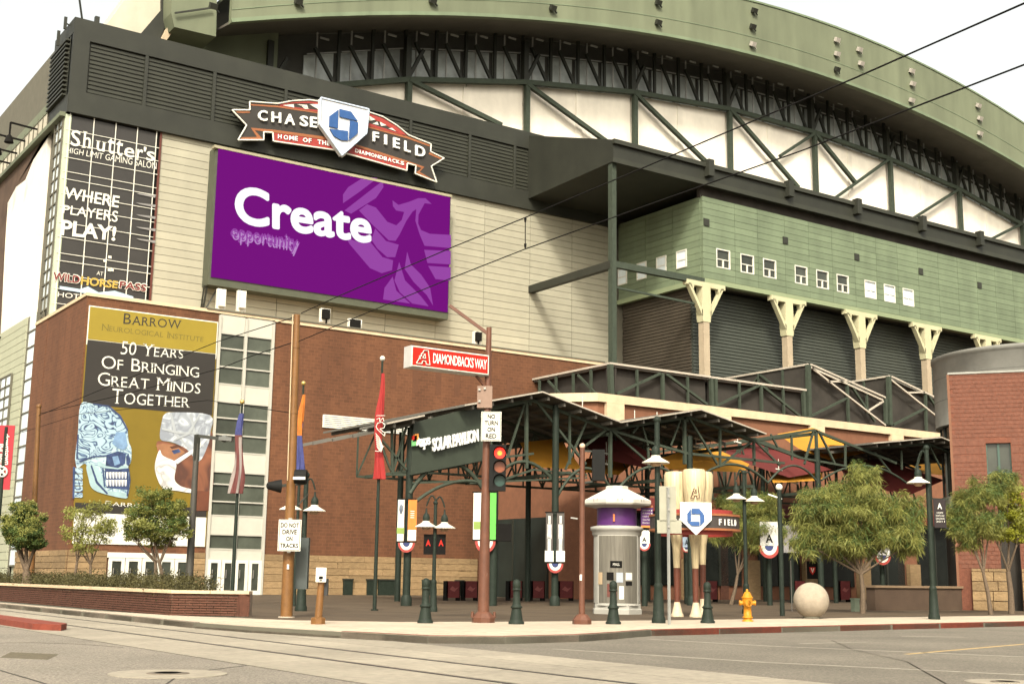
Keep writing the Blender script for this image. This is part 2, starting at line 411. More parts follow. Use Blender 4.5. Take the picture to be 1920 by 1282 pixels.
# road paint
def stripe(p,q,w,m,name='road_marking'):
    a=pz(*p,gz);b=pz(*q,gz);t=(b-a).normalized();n=Vector((-t.y,t.x,0))*w/2
    tag(MB().prism([a-n,b-n,b+n,a+n],(0,0,.006)).build(name,m),kind='structure')
stripe((1037,1216),(1440,1241.5),.13,marking); stripe((1440,1241.5),(1990,1268),.13,marking)
stripe((1213,1197.5),(1440,1210.5),.13,marking); stripe((1440,1210.5),(1990,1234),.13,marking)
stripe((1700,1226),(1990,1201),.12,markingy)
stripe((1500,1206),(1625,1203),.10,marking);stripe((1690,1192),(1810,1194),.10,marking)
def disc(px,py,r,m,name,label):
    c=pz(px,py,gz); t=thing(name,label,'manhole',c)
    MB().lathe(c,[(r,0),(r,.010)],36,False).build('concrete_collar',trackc,t)
    MB().lathe(c,[(r*.36,0),(r*.36,.018)],28,False).build('iron_lid',kerbm,t)
    b=MB()
    for k in range(5): b.lathe(c,[(r*.33-.07*k*r,.018),(r*.33-.07*k*r,.021),(r*.30-.07*k*r,.0215)],24,False)
    b.build('lid_rings',M('worn_iron',(.15,.125,.095),.7,.2,9),t)
disc(315,1263,.80,trackc,'manhole_cover','round manhole lid in a pale concrete collar on the left asphalt')
disc(1885,1279,.55,trackc,'manhole_cover','dark round manhole lid at the bottom right edge of the street')
# tar seams and patches in the asphalt
def seam(pts,w_,m,name='tar_seam'):
    P=[pz(*q,gz) for q in pts]; b=MB()
    for a_,b_ in zip(P,P[1:]):
        t=(b_-a_).normalized(); n_=Vector((-t.y,t.x,0))*w_/2; b.prism([a_-n_,b_-n_,b_+n_,a_+n_],(0,0,.004))
    tag(b.build(name,m),kind='structure')
tarm=M('tar_seal',(.045,.038,.030),.8,.3,8)
seam([(-20,1250),(20,1262),(55,1272),(120,1292)],.035,tarm); seam([(-10,1205),(60,1204),(150,1207),(230,1213)],.03,tarm)
seam([(1000,1240),(1130,1247),(1290,1262),(1420,1283)],.03,tarm); seam([(1560,1200),(1600,1218),(1700,1240),(1780,1285)],.03,tarm)
seam([(300,1290),(340,1262),(470,1246)],.025,tarm); seam([(1150,1225),(1500,1228),(1900,1221)],.03,tarm)
pm=M('patched_asphalt',(.115,.095,.060),.9,.3,12,.5,50)
for l in ([(1590,1250),(1760,1262),(1700,1282),(1500,1268)],[(1120,1222),(1200,1226),(1170,1232),(1090,1228)],[(20,1222),(110,1226),(90,1236),(0,1232)]):
    tag(MB().prism([pz(*q,gz) for q in l],(0,0,.003)).build('asphalt_patch',pm),kind='structure')
# red painted island
isl=tag(MB().prism([(8.55,31.0,-.15),(8.9,31.8,-.15),(8.9,70,-.15),(8.1,70,-.15),(8.1,31.8,-.15)],(0,0,.15)).build('traffic_island',kerbr),'low red painted kerb island beside the tracks at the left edge','traffic island')
# ================================================================== STADIUM
st=thing('stadium','huge domed stadium with cream, sage green and dark louvred walls under an arched green roof','stadium',(44,84,0))
XL=20.9; YB=84.0; YG=73.2
core=MB().box((XL+.3,YB+.25,0),(68.6,110,38.3)); core.box((69.1,YG+.3,25.3),(130,YB+.2,32.1)); core.box((68.6,YB+.2,0),(130,110,38)); core.build('wall_core',joint,st)
# cream wall panels
cx=[27.45]; 
for p in (907,993,1072): cx.append(pY(p,520,YB).x)
step=(cx[3]-cx[1])/2
cols=[cx[1]-step*k for k in range(1,8)][::-1]; cols=[27.45]+[c for c in cols if c>28.5]+cx[1:]+[cx[3]+step]
cols=[c for c in cols if c<68]+[68.65]
z=17.9; nrow=0
while z<31.7:
    zt=min(z+.56,31.8)
    for a,b in zip(cols,cols[1:]):
        if a>32.2 and b<51.4 and z>22.5 and zt<31.2: continue
        slab('wall_panel',cream,st,(a+.02,YB-.02,z+.02),(b-.02,YB+.26,zt-.012))
    z+=.56
MB().box((31,YB,22.3),(52,YB+.24,31.4)).build('wall_backing',cream2,st)
# dark louvred band
b=MB(); b.box((XL,YB-.35,37.0),(60.5,YB+.3,38.5)); b.box((XL,YB-.35,31.7),(68.65,YB+.3,33.3)); b.box((XL,YB-.35,33.3),(22.0,YB+.3,37.0))
bay=[22.0,26.0,31.0,36.6,42.0,47.4,53.0,57.5,62.5,68.6]
for x in bay[1:]: b.box((x-.12,YB-.34,33.3),(x+.12,YB+.3,37.0))
b.build('louvre_band_frame',dark,st)
MB().box((22,YB-.12,33.2),(68.6,YB+.26,37.1)).build('louvre_backing',darkl,st)
b=MB(); z=33.4
while z<36.95:
    for x0,x1 in zip(bay,bay[1:]):
        xa,xb=x0+.12,x1-.12
        b.box((xa,YB-.20,z),(xb,YB-.121,z+.20))
    z+=.30
b.build('louvre_slats',darkl,st,kind='stuff')
# side return of the band with slats, cream strip below, far side wall
b=MB(); b.box((XL-.05,YB-.3,31.7),(XL+.3,88.6,33.0)); b.box((XL-.02,YB-.3,37.4),(XL+.3,88.6,38.5)); b.box((XL,YB,33),(XL+.3,84.6,37.4)); b.build('side_band_frame',dark,st)
b=MB(); z=33.1
while z<37.3: b.box((XL-.28,84.5,z),(XL,88.6,z+.12)); z+=.33
b.build('side_louvre_slats',darkl,st,kind='stuff')
MB().box((XL+.3,84,37),(24,88.5,38.65)).build('roof_plant_box',dark,st)
b=MB().bar((21.6,84.4,38.5),(21.2,84.2,40.1),.10).bar((22.6,84.6,38.5),(22.6,84.6,39.3),.3).bar((XL-.3,85.0,38.0),(XL-.3,85.0,38.9),.2,.12).bar((XL-.4,86.2,37.2),(XL-.4,86.2,38.3),.2,.12).bar((XL-.4,85.0,38.5),(XL+.2,85.0,38.3),.08); b.build('roof_antennas',dark,st)
# left side wall, receding
MB().box((XL,88.6,17),(XL+.4,140,31.6)).build('side_wall',whitep,st)
MB().box((XL-.1,88.6,33.2),(XL+.3,140,33.9)).box((XL-.4,84.0,31.45),(XL+.2,140,31.75)).build('side_eave',greenf,st)
b=MB().box((XL-.05,88.6,31.75),(XL+.2,140,33.2)); b.build('side_parapet',cream2,st)
b=MB()
for k in range(40): b.box((XL-.12,88.6+k*1.3,31.75),(XL-.05,88.66+k*1.3,33.4))
b.build('side_parapet_posts',joint,st,kind='stuff')
# brown shade under the eave, painted as a curved sheet on the side wall
b=MB(); MB().prism([pX(*q,XL-.02) for q in [(100,229),(89,245),(75,275),(62,300),(47,337),(30,350),(14,380),(9,460),(4,560),(0,640),(-60,700),(-60,392),(0,336),(112,222)]],(.015,0,0)).build('side_wall_eave_shade',M('brown_shade_paint',(.09,.055,.035),.8,.3,.8),st)
# strip of bright panes on the side wall just beyond the brick wing
b=MB()
for k in range(15):
    z0=1.6+k*1.12
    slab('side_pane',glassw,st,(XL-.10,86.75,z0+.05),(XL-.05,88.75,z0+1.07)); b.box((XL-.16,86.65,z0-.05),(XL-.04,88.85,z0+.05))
b.box((XL-.17,86.62,0),(XL-.03,86.76,18.4)).box((XL-.17,88.74,0),(XL-.03,88.9,18.4)); b.build('side_window_mullions',joint,st)
for (px,py) in ((48,240),(25,262),(10,285),(2,305)):
    a=pX(px+22,py+3,XL-.1); q=a+Vector((-1.9,-.2,.05)); l=MB().bar(a,q,.12).bar(q,q+Vector((0,0,-1.0)),.12).lathe(q+Vector((0,0,-1.5)),[(.34,0),(.2,.45),(.08,.6)],10)
    l.build('wall_light',blackm,st)
a=pX(8,632,XL); MB().bar(a+Vector((-1.6,0,0)),a+Vector((.2,0,-.1)),.15).bar(a+Vector((-1.6,0,0)),a+Vector((-1.6,0,.8)),.2).obox(a+Vector((-1.4,0,.9)),(.3,0,0),(0,.3,0),(0,0,.15)).build('wall_light',blackm,st)
# narrow glass return beside the corner
b=MB(); 
for z0 in range(0,15): 
    zz=18.3+z0*.9
    slab('side_pane',glassw if z0%4 else glassg,st,(XL-.02,84.5,zz+.05),(XL+.05,86.1,zz+.85))
    b.box((XL-.10,84.3,zz-.05),(XL,86.4,zz+.05))
b.box((XL-.12,84.2,17.5),(XL,84.42,31.5)).box((XL-.12,85.25,17.5),(XL,85.33,31.5)).box((XL-.12,86.2,17.5),(XL,86.4,31.5))
b.build('side_window_mullions',joint,st)
MB().box((XL-.03,83.9,0),(XL+.35,84.25,31.6)).build('corner_trim',M('pale_green_trim',(.45,.50,.36),.6),st)
# lower side wall (pale green boards and a tall window) left of the brick wing
b=MB().box((XL+.02,86.5,0),(XL+.35,88.6,18)); 
for k in range(34): b.box((XL-.25,89.0,.4+k*.53),(XL+.0,140,.4+k*.53+.50))
b.build('side_board_siding',M('pale_green_board',(.36,.365,.26),.7,.06,1),st)
wy0,wy1=91.6,99.1
wz_=pX(35,862,XL).z; wq=(pX(35,700,XL).z-wz_)/8
for k in range(5):
    for j in range(8):
        y0=wy0+k*1.5; z0=wz_+j*wq
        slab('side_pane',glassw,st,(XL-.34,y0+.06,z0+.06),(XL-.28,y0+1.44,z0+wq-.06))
b=MB()
for k in range(6): b.box((XL-.40,wy0+k*1.5-.07,wz_-.1),(XL-.27,wy0+k*1.5+.07,wz_+8*wq))
for j in range(9): b.box((XL-.40,wy0,wz_+j*wq-.06),(XL-.27,wy1,wz_+j*wq+.06))
b.build('side_window_mullions',joint,st)
MB().box((XL-.6,92,0),(XL-.27,140,6.6)).build('side_brick_base',brickw,st)
MB().box((XL-.9,100,0),(XL-.61,140,4.6)).build('side_stone_base',stone,st)
# ---- glass corner with the tall black banner and white mullions
MB().box((XL,YB-.02,12),(27.40,YB+.24,31.7)).build('glass_backing',blackm,st)
gx=[21.15,22.75,24.25,25.75,27.1]; hz=[]
for py in (243,268,294,320,334,361,386,415,442,472,486,512,538):
    hz.append(pY(122-(py-243)*.13,py,YB).z)
hz=[31.6]+hz+[hz[-1]-1,hz[-1]-2,hz[-1]-3,hz[-1]-4]
for a,b_ in zip(gx,gx[1:]):
    for t,u in zip(hz,hz[1:]): slab('glass_pane',bannerb,st,(a+.04,YB-.06,u+.04),(b_-.04,YB-.02,t-.04))
for x in gx: slab('mullion',white,st,(x-.03,YB-.14,13),(x+.03,YB-.10,31.7))
for z in hz[1:-1]: slab('mullion_rail',white,st,(XL+.05,YB-.138,z-.020),(27.35,YB-.102,z+.020))
MB().box((27.36,YB-.12,12),(27.5,YB+.1,31.7)).build('banner_edge_trim',M('maroon_trim',(.10,.03,.02),.7),st)
# ---- overhanging dark roof
b=MB().prism([(59.2,YG-.5,33.0),(59.2,YG-.5,34.75),(58.9,YB,38.3),(58.9,YB,32.6)],(71,0,0)); b.build('overhang_roof',dark,st)
MB().box((59.1,YG-.75,34.4),(130,YG-.5,34.75)).box((59.1,YG-.62,32.9),(130,YG-.5,33.3)).build('overhang_gutter',darkl,st)
for px,py in ((1330,325),(1480,362),(1608,398),(1730,432),(1838,460)):
    x=pY(px,py,YG-.8).x; slab('fascia_bracket',dark,st,(x-.3,YG-1.1,33.6),(x+.3,YG-.5,35.0))
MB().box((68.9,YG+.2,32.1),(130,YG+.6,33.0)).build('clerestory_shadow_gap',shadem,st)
# support column and beams
sc=MB().bar((59.49,YG,0),(59.49,YG,33),.42,.5); sc.build('support_column',steel,st); 
sc=MB().bar((59.49,YG,24.9),(59.49,YB,24.9),.5,.6,); sc.build('tie_beam',dark,st)
MB().bar((59.7,YG,24.95),(68.9,YG,24.95),.4,.5).build('tie_beam',steel,st)
MB().bar((59.7,YG+.1,23.2),(68.7,YG+.1,23.0),.16).build('tie_rod',steel,st)
# green block
gcols=[68.95]+[pY(p,q,YG).x for p,q in ((1378,450),(1421,460),(1472,470))]
d=(gcols[3]-gcols[1])/2
while gcols[-1]<120: gcols.append(gcols[-1]+d)
wins=[]
for px,py in ((1356,483),(1401,492),(1443,502),(1502,514),(1542,522),(1580,530),(1632,543),(1668,549),(1703,556)):
    c=pY(px,py,YG); wins.append(c)
z=25.3;n=0
wz=sum(c.z for c in wins)/9; ww=.78; wh=.8025; wz=25.3+.535*round((wz-wh-25.3)/.535)+wh
while z<32.1:
    zt=min(z+.535,32.15)
    for a,b_ in zip(gcols,gcols[1:]):
        segs=[(a+.015,b_-.015)]
        if zt>wz-wh+.1 and z<wz+wh-.1:
            for c in wins:
                ns=[]
                for s0,s1 in segs:
                    if c.x+ww<=s0 or c.x-ww>=s1: ns.append((s0,s1))
                    else:
                        if c.x-ww>s0: ns.append((s0,c.x-ww))
                        if c.x+ww<s1: ns.append((c.x+ww,s1))
                segs=ns
        for s0,s1 in segs:
            if s1-s0>.05 and n<298 and s0<116: slab('green_panel',green,st,(s0,YG,z+.015),(s1,YG+.3,zt-.012)); n+=1
    z+=.535
for k,c in enumerate(wins):
    lit=k>=6  # these panes take the painted sky reflection
    b=MB(); x0,x1,z0,z1=c.x-ww,c.x+ww,wz-wh,wz+wh
    b.box((x0,YG-.03,z0),(x0+.09,YG+.2,z1)).box((x1-.09,YG-.03,z0),(x1,YG+.2,z1)).box((x0+.09,YG-.03,z0),(x1-.09,YG+.2,z0+.09)).box((x0+.09,YG-.03,z1-.09),(x1-.09,YG+.2,z1))
    b.box((x0+.09,YG+.02,wz-.10),(x1-.09,YG+.15,wz-.03)).box((c.x-.05,YG-.02,z0+.12),(c.x+.05,YG+.15,wz-.12))
    fr=b.build('window',white,st); fr.data.materials[0]=white
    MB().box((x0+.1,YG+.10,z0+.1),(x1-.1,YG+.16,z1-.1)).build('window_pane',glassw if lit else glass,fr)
for px,py in ((1324,417),(1472,451),(1606,482),(1726,509),(1836,535)):
    c=pY(px,py,YG); slab('wall_vent',dark,st,(c.x-.3,YG-.08,c.z-.3),(c.x+.3,YG+.02,c.z+.3))
MB().box((68.8,YG-.12,24.85),(130,YG+.5,25.25)).box((68.75,YG+.5,24.85),(69.2,YB,25.25)).build('green_wall_sill',M('pale_sage_sill',(.22,.26,.15),.6,.06),st)
z=25.3
swz=[]
for px,py in ((1168,519),(1204,508),(1241,496),(1279,487)): swz.append(pX(px,py,68.95))
zz=sum(c.z for c in swz)/4
while z<32.1:
    zt=min(z+.535,32.15)
    for y0,y1 in ((YG+.3,76.8),(76.8,80.3),(80.3,YB-.05)):
        slab('side_green_panel',green,st,(68.92,y0+.015,z+.015),(69.1,y1-.015,zt-.012))
    z+=.535
for k,c in enumerate(swz):
    b=MB(); y0,y1,z0,z1=c.y-.62,c.y+.62,zz-.75,zz+.75
    b.box((68.84,y0,z0),(68.92,y0+.1,z1)).box((68.84,y1-.1,z0),(68.92,y1,z1)).box((68.84,y0+.1,z0),(68.92,y1-.1,z0+.1)).box((68.84,y0+.1,z1-.1),(68.92,y1-.1,z1)).box((68.85,y0+.1,zz-.1),(68.92,y1-.1,zz-.02))
    fr=b.build('window',white,st); MB().box((68.89,y0+.1,z0+.1),(68.915,y1-.1,z1-.1)).build('window_pane',glassw,fr)
# ribbed shutters under the green block
b=MB(); z=10
while z<24.8:
    b.box((69.6,75.2,z),(130,75.3,z+.21)); z+=.28
b.box((69.6,75.3,9),(130,75.5,24.9)); b.build('ribbed_shutter_wall',M('grey_green_ribbed_metal',(.058,.064,.052),.5,.1,.6),st,kind='stuff')
b=MB(); z=10
while z<24.8:
    b.box((69.42,75.3,z),(69.5,YB,z+.21)); z+=.28
b.box((69.5,75.5,9),(69.6,YB,24.9)); b.build('ribbed_side_shutter',M('brown_ribbed_metal',(.06,.048,.034),.6,.2,.6),st,kind='stuff')
# cream columns with pierced V brackets
brk=M('cream_column_paint',(.46,.43,.27),.6,.06,1); colm=M('warm_concrete_column',(.36,.29,.20),.7,.1,1.5)
for i,x in enumerate((69.02,78.55,87.75,96.9,106.1)):
    MB().bar((x,YG+.1,9),(x,YG+.1,22.6),.62,.62).build('column',colm,st)
    b=MB(); y0=YG-.25
    b.prism([(x-.40,y0,21.6),(x+.40,y0,21.6),(x+.52,y0,22.4),(x+.42,y0,24.85),(x-.42,y0,24.85),(x-.52,y0,22.4)],(0,.7,0))
    for sgn in (-1,1):
        X=lambda d:x+sgn*d
        b.prism([(X(.42),y0,22.0),(X(.42),y0,22.5),(X(1.68),y0,24.55),(X(1.95),y0,24.55)],(0,.4,0))
        b.prism([(X(.42),y0,24.45),(X(.42),y0,24.85),(X(2.1),y0,24.85),(X(2.1),y0,24.45)],(0,.5,0))
        # rounded eye of the bracket
        c0=Vector((X(.95),y0,24.0))
        b.prism([(X(1.30),y0,24.46),(X(1.38),y0,24.1),(X(1.62),y0,24.3),(X(1.72),y0,24.46)],(0,.4,0))
    b.build('column_bracket',brk,st)

# ---- arch truss, white panels, clerestory, fascia
YT=90.0
nodes=[(37.95,39.3),(50.67,43.3),(63.1,46.05),(76.0,48.15),(88.8,49.35),(101.6,49.6),(114.2,49.1),(126.8,47.9),(139.3,45.6),(152,42)]
chord=MB()
for (x0,z0),(x1,z1) in zip(nodes,nodes[1:]): chord.bar((x0,YT,z0),(x1,YT,z1),.42,.45)
chord.build('arch_chord',steel,st)
for x,z in nodes[1:]: MB().bar((x,YT,36),(x,YT,z),.45,.45).build('truss_post',steel,st)
diag=[((767,150),(940,235)),((988,158),(1140,268)),((1190,175),(1325,305)),((1368,205),(1497,352)),((1528,250),(1604,343))]
for p,q in diag: MB().bar(pY(*p,YT-.1),pY(*q,YT-.1),.38,.38).build('truss_brace',steel,st)
for p,q in (((1528,250),(1462,293)),((1668,298),(1562,374)),((1798,355),(1708,412)),((1915,420),(1845,455))): MB().bar(pY(*p,YT-.1),pY(*q,YT-.1),.3,.3).build('truss_brace',steel,st)
for (x0,z0),(x1,z1) in zip(nodes,nodes[1:]):
    xm,zm=(x0+x1)/2,(z0+z1)/2
    for a,za,c,zc in ((x0,z0,xm,zm),(xm,zm,x1,z1)):
        MB().prism([(a+.07,YT+.6,34),(c-.07,YT+.6,34),(c-.07,YT+.6,zc-.1),(a+.07,YT+.6,za-.1)],(0,.2,0)).build('roof_wall_panel',whitep,st)
    MB().box((xm-.35,YT+.52,34),(xm+.35,YT+.62,zm-.35)).build('panel_cover_strip',whitep,st)
def zbot(x): return 53.5-.0027*(x-98.5)**2
def ztop(x): return 59.7-.0032*(x-100.5)**2
YF=85.0; YW=91.5
# clerestory: backing, panes, N braces
b=MB()
for (x0,z0),(x1,z1) in zip(nodes,nodes[1:]):
    b.prism([(x0,YW+.2,z0-.3),(x1,YW+.2,z1-.3),(x1,YW+.2,zbot(x1)+1.0),(x0,YW+.2,zbot(x0)+1.0)],(0,.2,0))
b.build('clerestory_backing',M('dark_clerestory_wall',(.07,.068,.058),.8,.2,.5),st)
thin=MB()
def brace(p,q,a,b): MB().bar(p,q,a,b).build('clerestory_brace',dark,st)
for (x0,z0),(x1,z1) in zip(nodes,nodes[1:]):
    zz=lambda x:z0+(z1-z0)*(x-x0)/(x1-x0)
    n=4
    for k in range(n):
        a=x0+(x1-x0)*(k+.10)/n; c=x0+(x1-x0)*(k+.95)/n
        if a<40: continue
        hh=min(3.3,zbot(a)-zz(a)-.6)
        MB().prism([(a,YW,zz(a)+.25),(c,YW,zz(c)+.25),(c,YW,zz(c)+hh),(a,YW,zz(a)+hh)],(0,.15,0)).build('clerestory_pane',glassg,st)
        m1=(a+c)/2
        brace((a+.55,YT+.6,zz(a)+hh+.5),(c-.35,YT+.6,zz(c)+.3),.25,.25)
        brace((c+.05,YT+.6,zz(c)+.2),(c+.05,YT+.6,zz(c)+hh+2.2),.26,.24)
        thin.bar((m1-.5,YT+.9,zz(m1)+.2),(m1-.5,YT+.9,zz(m1)+hh+2),.12); thin.bar((a,YT+.9,zz(a)+hh-.1),(c,YT+.9,zz(c)+hh-.1),.10)
        thin.bar((a+.8,YT+.2,zz(a)+hh+1.3),(a+1.6,YT+.2,zz(a)+hh+1.3),.14)
    brace((x0,YT+.3,z0),(x0,YT+.3,zbot(x0)),.5,.4)
    brace((x0+.1,YT+.3,z0+.3),(x0+1.5,YT+.3,z0+3.2),.3,.3)
thin.build('clerestory_rods',M('pale_rod_metal',(.34,.34,.32),.5),st,kind='stuff')
# fascia, soffit, roof shell
xsF=[32.5]+[36+k*4 for k in range(35)]
fa=MB();so_=MB();sh=MB()
for a,c in zip(xsF,xsF[1:]):
    gap=.0
    fa.prism([(a,YF,zbot(a)),(c,YF,zbot(c)),(c,YF,ztop(c)),(a,YF,ztop(a))],(0,.5,0))
    so_.prism([(a,YF+.5,zbot(a)+.05),(c,YF+.5,zbot(c)+.05),(c,YW+.1,zbot(c)+.9),(a,YW+.1,zbot(a)+.9)],(0,0,.2))
    sh.prism([(a,YF+.5,ztop(a)-.6),(c,YF+.5,ztop(c)-.6),(c,150,ztop(c)-.3),(a,150,ztop(a)-.3)],(0,0,.3))
fa.build('roof_fascia',greenf,st); so_.build('roof_soffit',M('grey_brown_soffit',(.11,.10,.08),.8,.15,.5),st); sh.build('roof_shell',greenf,st)
b=MB()
for a,c in zip(xsF,xsF[1:]):
    for f in (.33,):
        za,zc=zbot(a)+(ztop(a)-zbot(a))*f,zbot(c)+(ztop(c)-zbot(c))*f
        b.bar((a,YF-.01,za),(c,YF-.01,zc),.05,.06)
    b.bar((a,YF-.05,zbot(a)+.15),(c,YF-.05,zbot(c)+.15),.12,.3)
    b.bar((a,YF-.02,ztop(a)-.1),(c,YF-.02,ztop(c)-.1),.14,.2)
b.build('fascia_trim',green,st)
for px,py in ((1235,5),(1235,42),(1415,20),(1412,50),(1412,83),(1570,75),(1570,101),(1570,130),(1710,133),(1712,157),(1710,188),(1835,198),(1838,222),(1838,250),(1037,15),(812,1),(1612,93),(1615,119),(400,12),(560,3)):
    c=pY(px,py,YF-.3)
    MB().obox(c,(.28,0,0),(0,.18,.1),(0,-.1,.2)).bar(c+Vector((-.1,0,.1)),c+Vector((.5,.1,-.35)),.1).bar(c,c+Vector((0,.3,0)),.1).build('floodlight',M('pale_lamp_housing',(.42,.38,.33),.5) if py>60 and py<110 or px>1600 else dark,st)
# left shoulder of the roof
def pp(name,m,pts,Y,t):
    return MB().prism([pY(*p,Y) for p in pts],(0,t,0)).build(name,m,st)
pp('roof_end_wall',cream2,[(196,52),(262,66),(303,18),(303,-90),(300,-90)],88.6,6)
pp('roof_end_recess',dark,[(262,66),(303,18),(303,-90),(318,-90),(318,26),(296,86)],88.3,6)
pp('roof_end_pier',M('orange_tan_pier',(.46,.36,.24),.7),[(296,86),(328,24),(330,52),(300,92)],87.9,5)  # one even orange tan for the pier
pp('roof_end_block',greenf,[(321,24),(321,-90),(409,-90),(405,69),(327,51)],86.6,5)
pp('roof_end_green_wall',greenf,[(292,88),(325,46),(408,60),(430,45),(523,52),(519,132),(400,125)],90.4,2)
MB().bar(pY(328,25,86.3),pY(398,15,86.3),.12).build('roof_end_rail',dark,st)
# =====PARTS

# ================================================================== video screen, stadium sign, black banner print
S=thing('video_screen','giant purple video screen reading Create with a pale phoenix emblem, hung on the cream wall','screen',(42,83,22))
sx0,sx1,sz0,sz1=31.84,51.55,22.05,31.6; YS=82.6
def sq(px,py,Y=YS): return pY(px,py,Y)
a=sq(409,281);b_=sq(846,364);c_=sq(838,585);d_=sq(397,519)
x0=(a.x+d_.x)/2;x1=(b_.x+c_.x)/2;z1=(a.z+b_.z)/2;z0=(c_.z+d_.z)/2
MB().box((x0-.15,YS+.1,z0-.55),(x1+.1,YB-.1,z1+.05)).build('screen_cabinet',M('olive_cabinet_metal',(.07,.075,.05),.5),S)
MB().box((x0,YS,z0),(x1,YS+.1,z1-.1)).build('screen_face',scr,S)
MB().box((x0-.35,YS-.1,z1-.1),(x1+.1,YS+.4,z1+.1)).build('screen_top_trim',M('tan_trim_metal',(.30,.27,.18),.5),S)
b=MB().bar((x0,YS+.7,z0-.5),(x0-.1,YB-.3,z0-2.6),.12).bar((x0+.8,YS+.7,z0-.5),(x0-.1,YB-.3,z0-2.6),.1).bar((x0-.2,YS+.7,z0-.5),(x0-.2,YB-.3,z0-2.2),.1)
b.build('screen_bracket',dark,S)
Z=3.6625
def zp(l,Y): return [pY(380+x/Z,250+y/Z,Y) for x,y in l]
polys=[[(965,480),(965,420),(1000,370),(1110,300),(1200,308),(1080,400)],
 [(975,530),(1235,328),(1242,370),(1190,445),(1020,552)],
 [(1305,462),(1345,492),(1420,470),(1480,446),(1530,446),(1572,485),(1525,480),(1503,520),(1482,560),(1480,620),(1500,665),(1560,690),(1705,698),(1705,788),(1525,772),(1490,690),(1462,600),(1468,520),(1440,540),(1400,600),(1350,700),(1325,738),(1280,735),(1165,625),(1075,530),(1130,488),(1190,510),(1268,608),(1330,632),(1368,595),(1385,540),(1330,530),(1308,500)],
 [(1160,730),(1185,655),(1260,740),(1347,765),(1322,850),(1268,850),(1200,790)],
 [(985,715),(1070,748),(1150,745),(1235,850),(1308,872),(1300,940),(1230,960),(1150,925),(1010,760)],
 [(1522,800),(1703,808),(1703,900),(1545,890)],[(1550,910),(1703,920),(1703,1012),(1600,1000)],
 [(1405,815),(1430,900),(1500,970),(1562,1060),(1582,1180),(1540,1110),(1450,1020),(1388,930)],
 [(1350,885),(1390,1010),(1500,1120),(1552,1187),(1440,1168),(1355,1090),(1318,1010)],
 [(1305,985),(1330,1080),(1425,1168),(1240,1140),(1250,1060)]]
for l in polys: MB().prism(zp(l,YS-.03),(0,.028,0)).build('phoenix_feather',scrl,S)
text_heavy('Create',quad_px(YS-.06,(440,345),(697,393),(697,458),(440,419)),scrw,S,.032)
for k_,(ox,oy) in enumerate(((0,0),(3,1.5),(-3,-1),(1,4),(-1,-3.5))):
    text('opportunity',quad_px(YS-.05-.004*k_,(436+ox,425+oy),(560+ox,446+oy),(558+ox,478+oy),(434+ox,452+oy)),scrl if k_ in (1,2,4) else scrf,S,bold=-.004 if k_ else .004)

G=thing('stadium_name_sign','ribbon shaped CHASE FIELD sign with white home plate and blue octagon on the dark louvres','sign',(45,83,33))
Y2=82.9; ZS=4.3636
def sg(l,Y): return [pY(420+x/ZS,170+y/ZS,Y) for x,y in l]
out=[(65,160),(212,160),(210,92),(440,108),(560,85),(700,78),(800,92),(1180,175),(1300,215),(1420,290),(1510,365),(1695,440),(1690,500),(1800,555),(1695,620),(1740,750),(1565,680),(1570,615),(1500,595),(1495,655),(1000,515),(965,545),(925,490),(405,415),(400,345),(325,340),(325,405),(115,405),(185,285)]
MB().prism(sg(out,Y2),(0,.35,0)).build('sign_board',M('charcoal_sign_face',(.036,.031,.026),.5,.05),G)
outline(sg(out,Y2-.03),.07).build('white_sign_border',white,G)
for l,m_ in (([(430,112),(560,90),(700,84),(800,98),(800,118),(700,104),(560,106),(470,122)],redd),([(1180,185),(1300,228),(1420,300),(1500,368),(1440,352),(1380,318),(1290,262),(1180,222)],redd),
  ([(470,122),(800,165),(800,182),(440,125)],redd),([(1180,265),(1440,350),(1480,372),(1180,292)],redd),
  ([(215,110),(440,124),(800,180),(800,192),(440,138),(218,122)],orangep),([(1180,290),(1500,375),(1685,445),(1682,458),(1500,392),(1180,304)],orangep),
  ([(90,165),(212,168),(212,184),(110,184)],orangep),([(220,305),(420,322),(880,385),(880,408),(420,345),(250,325),(320,398),(130,400),(145,382),(270,380)],orangep),
  ([(1080,440),(1500,575),(1640,625),(1600,665),(1720,735),(1570,672),(1620,635),(1500,592),(1070,462)],orangep),
  ([(405,346),(880,412),(925,484),(410,410)],redd),([(1010,508),(1060,452),(1500,594),(1490,648)],redd),([(1680,505),(1790,555),(1770,562),(1675,520)],orangep)):
    MB().prism(sg(l,Y2-.02),(0,.018,0)).build('ribbon_stripe',m_,G)
for a in ((480,120,570,112,575,140),(600,112,680,118,690,150),(700,112,790,112,790,165),(620,116,660,150,700,152),(1180,200,1240,238,1180,250),(1255,255,1215,272,1265,282),(1275,255,1330,285,1285,290),(1345,310,1375,305,1410,335)):
    MB().prism(sg([a[0:2],a[2:4],a[4:6]],Y2-.035),(0,.02,0)).build('truss_motif',white,G)
sh_=[(792,60),(1185,155),(1165,350),(965,530),(785,275)]
MB().prism(sg(sh_,Y2-.5),(0,.45,0)).build('home_plate',M('white_plate_face',(.66,.66,.67),.5,.03),G)
sh2=[(815,88),(1160,170),(1142,342),(965,500),(808,270)]
outline(sg(sh_,Y2-.5),.09).build('home_plate_rim',M('bluish_white_rim',(.50,.58,.68),.5),G)
for l in ([(948,150),(1040,172),(1096,250),(948,214)],[(1034,242),(1098,262),(1095,350),(1025,408)],[(938,155),(932,310),(862,292),(866,208)],[(866,314),(1015,330),(1015,408),(962,406),(900,372)]):
    MB().prism(sg(l,Y2-.62),(0,.1,0)).build('octagon_segment',blue,G)
